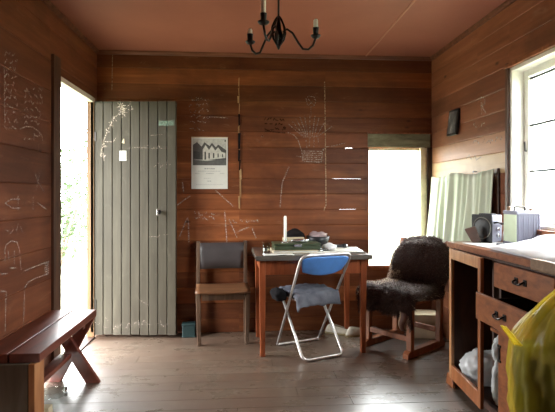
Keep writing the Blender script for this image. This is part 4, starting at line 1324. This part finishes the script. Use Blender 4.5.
def bag(u, v, k=1.0):
    z = .26 + .64 * v
    a = u * 2 * math.pi
    prof = [(0, .10, .0), (.06, .155, .0), (.2, .185, -.005), (.45, .185, -.008), (.62, .170, 0), (.74, .135, .020), (.85, .090, .050), (.94, .055, .085), (1, .028, .110)]
    for p, q in zip(prof, prof[1:]):
        if p[0] <= v <= q[0] + 1e-6:
            f = (v - p[0]) / (q[0] - p[0])
            r = p[1] + (q[1] - p[1]) * f
            ox = p[2] + (q[2] - p[2]) * f
            break
    fold = .030 * noise.noise(Vector((math.cos(a) * 1.6, math.sin(a) * 1.6, z * 3))) - .045 * abs(noise.noise(Vector((math.cos(a) * 2.6 + z * 1.5, math.sin(a) * 2.6, z * 1.4)))) - .016 * abs(noise.noise(Vector((math.cos(a) * 8, math.sin(a) * 8 + z * 3, z * 6)))) + .010 * math.sin(a * 11 + z * 4) * v * v * v
    r = r * k + fold * min(1, r / .1) * k
    x = ox + r * math.cos(a) * .84
    return Vector((min(x, .122), r * math.sin(a) * .95, z))


MB().grid(lambda u, v: bag(u, v), 96, 44, True).build('film', M['yellowbag'], t, smooth=True)
m = MB().grid(lambda u, v: bag(u, .02 + v * .56, .86 if v < .97 else .05) + Vector((0, 0, .01)), 48, 20, True)
m.build('contents', M['bagfill'], t, smooth=True)
m = MB().grid(lambda u, v: Vector((-.155 - .060 * v + (u - .5) * .026 * (1 - .4 * v), -.03 + .01 * math.sin(u * 6), .655 + .075 * v)), 6, 8)
m.build('bag_ear', M['yellowbag'], t, smooth=True, solid=.004)
MB().tube([(.10, 0, .885), (.108, .004, .915), (.114, .006, .924), (.108, .008, .912), (.100, .01, .884)], .006, 7).build('tie_loop', M['yellowbag'], t, smooth=True)

# ------------------------------------------------------------------ on the walls
# pale green cloth pinned to the right wall
def gcloth(u, v):
    y = 4.13 - 1.07 * u
    z = 1.385 - .83 * v - .012 * math.sin(u * 11) * (1 - v)
    y += (u < .5) * 0 + v * .035 * (1 - u) - v * (-.06) * u
    w = (.022 * math.sin(u * 50 + 2.2 * math.sin(u * 11)) + .014 * math.sin(u * 93 + 2 * math.sin(u * 7))) * (.4 + .6 * v) + .010 * noise.noise(Vector((u * 16, v * 2, 3)))
    x = XR - .030 - .055 * v * (1 - .6 * u) + w
    return Vector((min(x, XR - .006), min(y, 4.185), z))


o = MB().grid(gcloth, 120, 16).build('hanging_cloth', M['greencloth'], None, smooth=True, solid=.002)
tag(o, 'pale green pleated cloth hanging on the wall behind the radio', 'cloth')
m = MB().tube([(XR + .002, 3.36, 1.392), (XR - .02, 3.36, 1.392), (XR - .028, 3.36, 1.392)], [.003, .003, .008], 8)
o = m.build('nail', M['handle'], None)
tag(o, 'dark nail holding the top edge of the pale green cloth', 'nail')
m = MB().bar((XR - .008, 3.045, .94), (XR - .008, 3.052, 1.40), .012, .020, (0, 1, 0))
o = m.build('wooden_batten', M['darktrim'], None, bevel=.002)
tag(o, 'thin dark batten on the wall between green cloth and casement window', 'batten')

t = thing('picture', 'small dark framed picture hanging on the wall above the green cloth', 'picture', (XR - .012, 3.715, 1.81), 0)
ry = Matrix.Rotation(math.radians(3), 4, 'X')
MB().bb(-.012, .010, -.088, .088, -.105, .105).build('frame', M['iron'], t, bevel=.003).matrix_local = Matrix.Rotation(math.radians(2), 4, 'X') @ Matrix.Rotation(math.radians(6), 4, 'Y')


def pic_mat():
    g = NT('mottled_grey_photo')
    n = g.noise(g.coords((14, 14, 10)), 1.0, 5, .7)
    c = g.ramp(n, [(.35, (.03, .03, .032, 1)), (.6, (.16, .15, .15, 1)), (.75, (.5, .48, .46, 1))])
    return g.done(c, .3)


MB().bb(-.015, -.0125, -.072, .072, -.088, .088).build('photograph', pic_mat(), t).matrix_local = Matrix.Rotation(math.radians(2), 4, 'X') @ Matrix.Rotation(math.radians(6), 4, 'Y')

# calendar: a photo of a row of white gabled houses above the printed leaf
t = thing('calendar', 'white wall calendar with a grey photo of a house row on the back wall', 'calendar', (-.304, YB, 1.503), 0)
cw, ch = .159, .229
MB().bb(-cw, cw, -.005, -.001, -ch, ch).build('sheet', M['paper'], t)
def flat(poly, lay, name, col):
    mm = MB().prism(poly, 'y', -.0052 - lay * .0002, -.005 - lay * .0002)
    key = 'print_' + name
    if key not in M:
        M[key] = plain(key, col, .6, var=.18, scale=40)
    return mm, M[key]
pz0, pz1 = -.020, .216
for nm, polys, lay, col in (
    ('sky', [[(-.147, pz0), (.147, pz0), (.147, pz1), (-.147, pz1)]], 1, (.46, .45, .41, 1)),
    ('road', [[(-.147, pz0), (.147, pz0), (.147, .045), (-.02, .018), (-.147, .03)]], 2, (.10, .10, .095, 1)),
    ('roof', [[(-.147, .03), (-.147, .16), (-.110, .185), (-.07, .145), (-.045, .185), (.0, .15), (.02, .18), (.055, .14), (.075, .165), (.147, .115), (.147, .03)]], 2.5, (.07, .065, .06, 1)),
    ('house', [[(-.06, .025), (-.06, .12), (-.035, .160), (-.005, .115), (.02, .155), (.05, .11), (.075, .140), (.105, .10), (.14, .09), (.14, .045)]], 3, (.55, .53, .47, 1)),
    ('opening', [[(-.045, .03), (-.032, .03), (-.032, .10), (-.045, .10)], [(-.01, .04), (.002, .04), (.002, .09), (-.01, .09)], [(.03, .045), (.042, .045), (.042, .088), (.03, .088)], [(.07, .05), (.08, .05), (.08, .085), (.07, .085)], [(.11, .052), (.118, .052), (.118, .08), (.11, .08)], [(-.14, .04), (-.085, .035), (-.085, .10), (-.14, .105)]], 4, (.04, .038, .036, 1))):
    mm = MB()
    for pl in polys:
        mm.prism(pl, 'y', -.0052 - lay * .0003, -.005)
    M['print_' + nm] = plain('print_' + nm, col, .6, var=.2, scale=45)
    mm.build('photo_' + nm if nm not in ('sky', 'opening') else {'sky': 'photo_print', 'opening': 'photo_windows'}[nm], M['print_' + nm], t)
m = MB()
rr = random.Random(2)
for z, x0, x1, h in ((-.050, -.045, .045, .010), (-.072, -.10, .10, .004), (-.092, -.125, -.09, .004), (-.092, -.03, .035, .005), (-.092, .09, .13, .003), (-.135, -.05, .01, .003), (-.160, -.02, .02, .006), (-.19, -.12, .12, .002)):
    x = x0
    while x < x1 - .004:
        w = rr.uniform(.005, .016)
        m.bb(x, min(x + w, x1), -.0054, -.005, z - h / 2, z + h / 2)
        x += w + .004
m.build('printed_lines', plain('grey_print', (.30, .30, .30, 1), .7), t)
MB().tube([(.138, -.002, .196), (.138, -.010, .196), (.138, -.013, .196)], [.002, .007, .007], 8).build('pin', M['iron'], t)
MB().bb(-cw - .001, cw + .001, -.007, -.001, ch - .006, ch + .002).build('binding', M['cardboard'], t)

# strap hanging beside the calendar
t = thing('hanging_strap', 'frayed strap of dark and tan pieces hanging on the back wall beside the calendar', 'strap', (-.044, YB - .004, 0), 0)
rr = random.Random(9)
segs = [(2.26, 2.19, .010, 'tan'), (2.17, 2.11, .008, 'tan'), (2.10, 2.04, .018, 'tan'), (2.03, 1.93, .006, 'tan'), (1.94, 1.84, .016, 'dark'), (1.83, 1.77, .005, 'tan'), (1.77, 1.63, .024, 'dark'), (1.62, 1.52, .020, 'dark'), (1.53, 1.44, .013, 'dark'), (1.45, 1.36, .018, 'tan'), (1.36, 1.20, .007, 'tan'), (1.21, 1.10, .010, 'tan')]
M['tan'] = plain('tan_frayed_webbing', (.42, .26, .12, 1), .8, var=.3)
for z1, z0_, w, c in segs:
    x = rr.uniform(-.006, .006) + (.012 if 1.3 < z1 < 1.6 else 0)
    a = rr.uniform(-.006, .006)
    MB().prism([(x - w / 2, z1), (x + a - w * .4, z0_), (x + a + w * .3, z0_), (x + w / 2, z1)], 'y', -.006 if c == 'dark' else -.003, .003).build('leather_piece' if c == 'dark' else 'webbing_piece', M['darkcloth'] if c == 'dark' else M['tan'], t)
MB().tube([(0, -.001, 2.27), (.002, -.001, 1.7), (.008, -.001, 1.09)], .0015, 5).build('cord', M['tan'], t)


# chalk and scratches: thin marks lying on the boards
def chalk(key, name, label, mat, w, stuff=False, parent=None, dz=.0009, part=None):
    side, strokes = CHALK[key]
    m = MB()
    for st in strokes:
        for a, b in zip(st, st[1:]):
            a, b = Vector(a), Vector(b)
            d = b - a
            if d.length < 1e-4:
                continue
            n = Vector((-d.y, d.x)).normalized() * w / 2
            e = d.normalized() * w * .3
            q = [a - e + n, b + e + n, b + e - n, a - e - n]
            q3 = {'B': lambda p: (p.x, YB - dz, p.y), 'L': lambda p: (XL + dz, p.x, p.y), 'R': lambda p: (XR - dz, p.x, p.y), 'D': lambda p: (p.x, -dz, p.y)}[side]
            m.bm.faces.new([m.bm.verts.new(q3(p)) for p in q])
    if parent is not None:
        return m.build(part, mat, parent)
    o = m.build(name, mat, None)
    tag(o, label, 'chalk drawing')
    return o


chalk('fan', 'chalk_drawing', 'chalk drawing of a fan-shaped plant in a white pot above the table', M['chalk'], .0058)
chalk('hand', 'chalk_drawing', 'dark charcoal scribble beside the fan-shaped chalk plant', M['chalkdark'], .010)
chalk('hash', 'chalk_drawing', 'faint chalk strokes and a bent line on the boards above the candle', M['chalkfaint'], .0065)
chalk('tent', 'chalk_drawing', 'faint chalk tent lines and scribbles on the boards below the calendar', M['chalkfaint'], .008)
chalk('rows', 'chalk_drawing', 'rows of small faint chalk scribble above the calendar', M['chalkfaint'], .006)
chalk('high', 'chalk_drawing', 'single pale upright chalk line above the grey door', M['chalkpale'], .006)
chalk('joint', 'chalk_drawing', 'long pale upright scratch line just past the chalk plant', M['chalkpale'], .009, dz=.0013)
chalk('man', 'chalk_drawing', 'chalk figure with outstretched arms on the wall above the bench', M['chalk'], .0058)
chalk('words', 'chalk_drawing', 'columns of dense chalk scribble high on the doorway wall', M['chalk'], .0065)
chalk('figs', 'chalk_drawing', 'faint chalk fish and crosses on the wall beside the door jamb', M['chalkfaint'], .005)
chalk('rw', 'chalk_drawing', 'rows of chalk scribble beside the casement window under the small picture', M['chalk'], .009)
chalk('door', '', '', M['chalk'], .008, parent=door, part='chalk_flower')
chalk('doorfaint', '', '', M['chalkfaint'], .0035, parent=door, part='chalk_scribble', dz=.0012)
chalk('doorgreen', '', '', M['chalkgreen'], .008, parent=door, part='green_smudge')

# ------------------------------------------------------------------ chandelier
HX, HY = .184, 2.50
t = thing('chandelier', 'black iron chandelier with three curved candle arms hanging from the ceiling', 'chandelier', (HX, HY, 0), 0)
MB().lathe([(.05, 2.48), (.05, 2.474), (.022, 2.452), (.008, 2.447)], n=20).build('ceiling_rose', M['iron'], t, smooth=True)
MB().lathe([(.0055, 2.449), (.0055, 2.165)], n=10).lathe([(.006, 2.32), (.013, 2.31), (.013, 2.295), (.006, 2.285)], n=14).build('stem', M['iron'], t, smooth=True)
m = MB()
for k in range(6):
    a = k * math.pi / 3 + .3
    m.tube([(r * math.cos(a), r * math.sin(a), z) for r, z in ((.006, 2.170), (.020, 2.150), (.036, 2.115), (.040, 2.085), (.030, 2.050), (.010, 2.022))], .0055, 7)
m.build('cage', M['iron'], t, smooth=True)
MB().lathe([(.004, 2.168), (.012, 2.14), (.016, 2.10), (.024, 2.075), (.022, 2.05), (.012, 2.032), (.014, 2.02), (.008, 2.005), (.003, 1.995)], n=18).build('hub', M['iron'], t, smooth=True)
ARMS = [(0.0, .200, .026, .040), (math.radians(-116), .200, .028, .15), (math.radians(140), .195, .026, .024)]
cand = ['medium white candle stub in a chandelier arm', 'tall white candle in a chandelier arm', 'shortest white candle stub of the three in the chandelier']
for (a, R_, pr, hc), lab in zip(ARMS, cand):
    arm = bpy.data.objects.new('arm', None)
    COL.objects.link(arm)
    arm.parent = t
    arm.rotation_euler = (0, 0, a)
    pts = [(.022, 0, 2.090), (.045, 0, 2.106), (.075, 0, 2.085), (.105, 0, 2.035), (R_ - .070, 0, 2.002), (R_ - .040, 0, 2.000), (R_ - .015, 0, 2.022), (R_, 0, 2.062)]
    MB().tube(pts, .0062, 8).build('branch', M['iron'], arm, smooth=True)
    MB().lathe([(.006, 2.058), (pr * .7, 2.062), (pr, 2.070), (pr + .002, 2.076), (pr - .004, 2.072), (.008, 2.068)], (R_, 0, 0), 18).build('drip_pan', M['iron'], arm, smooth=True)
    MB().lathe([(.010, 2.068), (.014, 2.078), (.0165, 2.112), (.0185, 2.116), (.0155, 2.116), (.0135, 2.085)], (R_, 0, 0), 16).build('candle_cup', M['iron'], arm, smooth=True)
    c = thing('candle', lab, 'candle', (HX + R_ * math.cos(a), HY + R_ * math.sin(a), 2.086), 0, 'chandelier candles')
    MB().lathe([(.0122, 0), (.0122, .030 + hc), (.009, .036 + hc), (.003, .033 + hc)], n=14).build('wax_stick', M['wax'], c)
    MB().tube([(0, 0, .032 + hc), (.001, 0, .043 + hc)], .0012, 5).build('wick', M['black'], c)
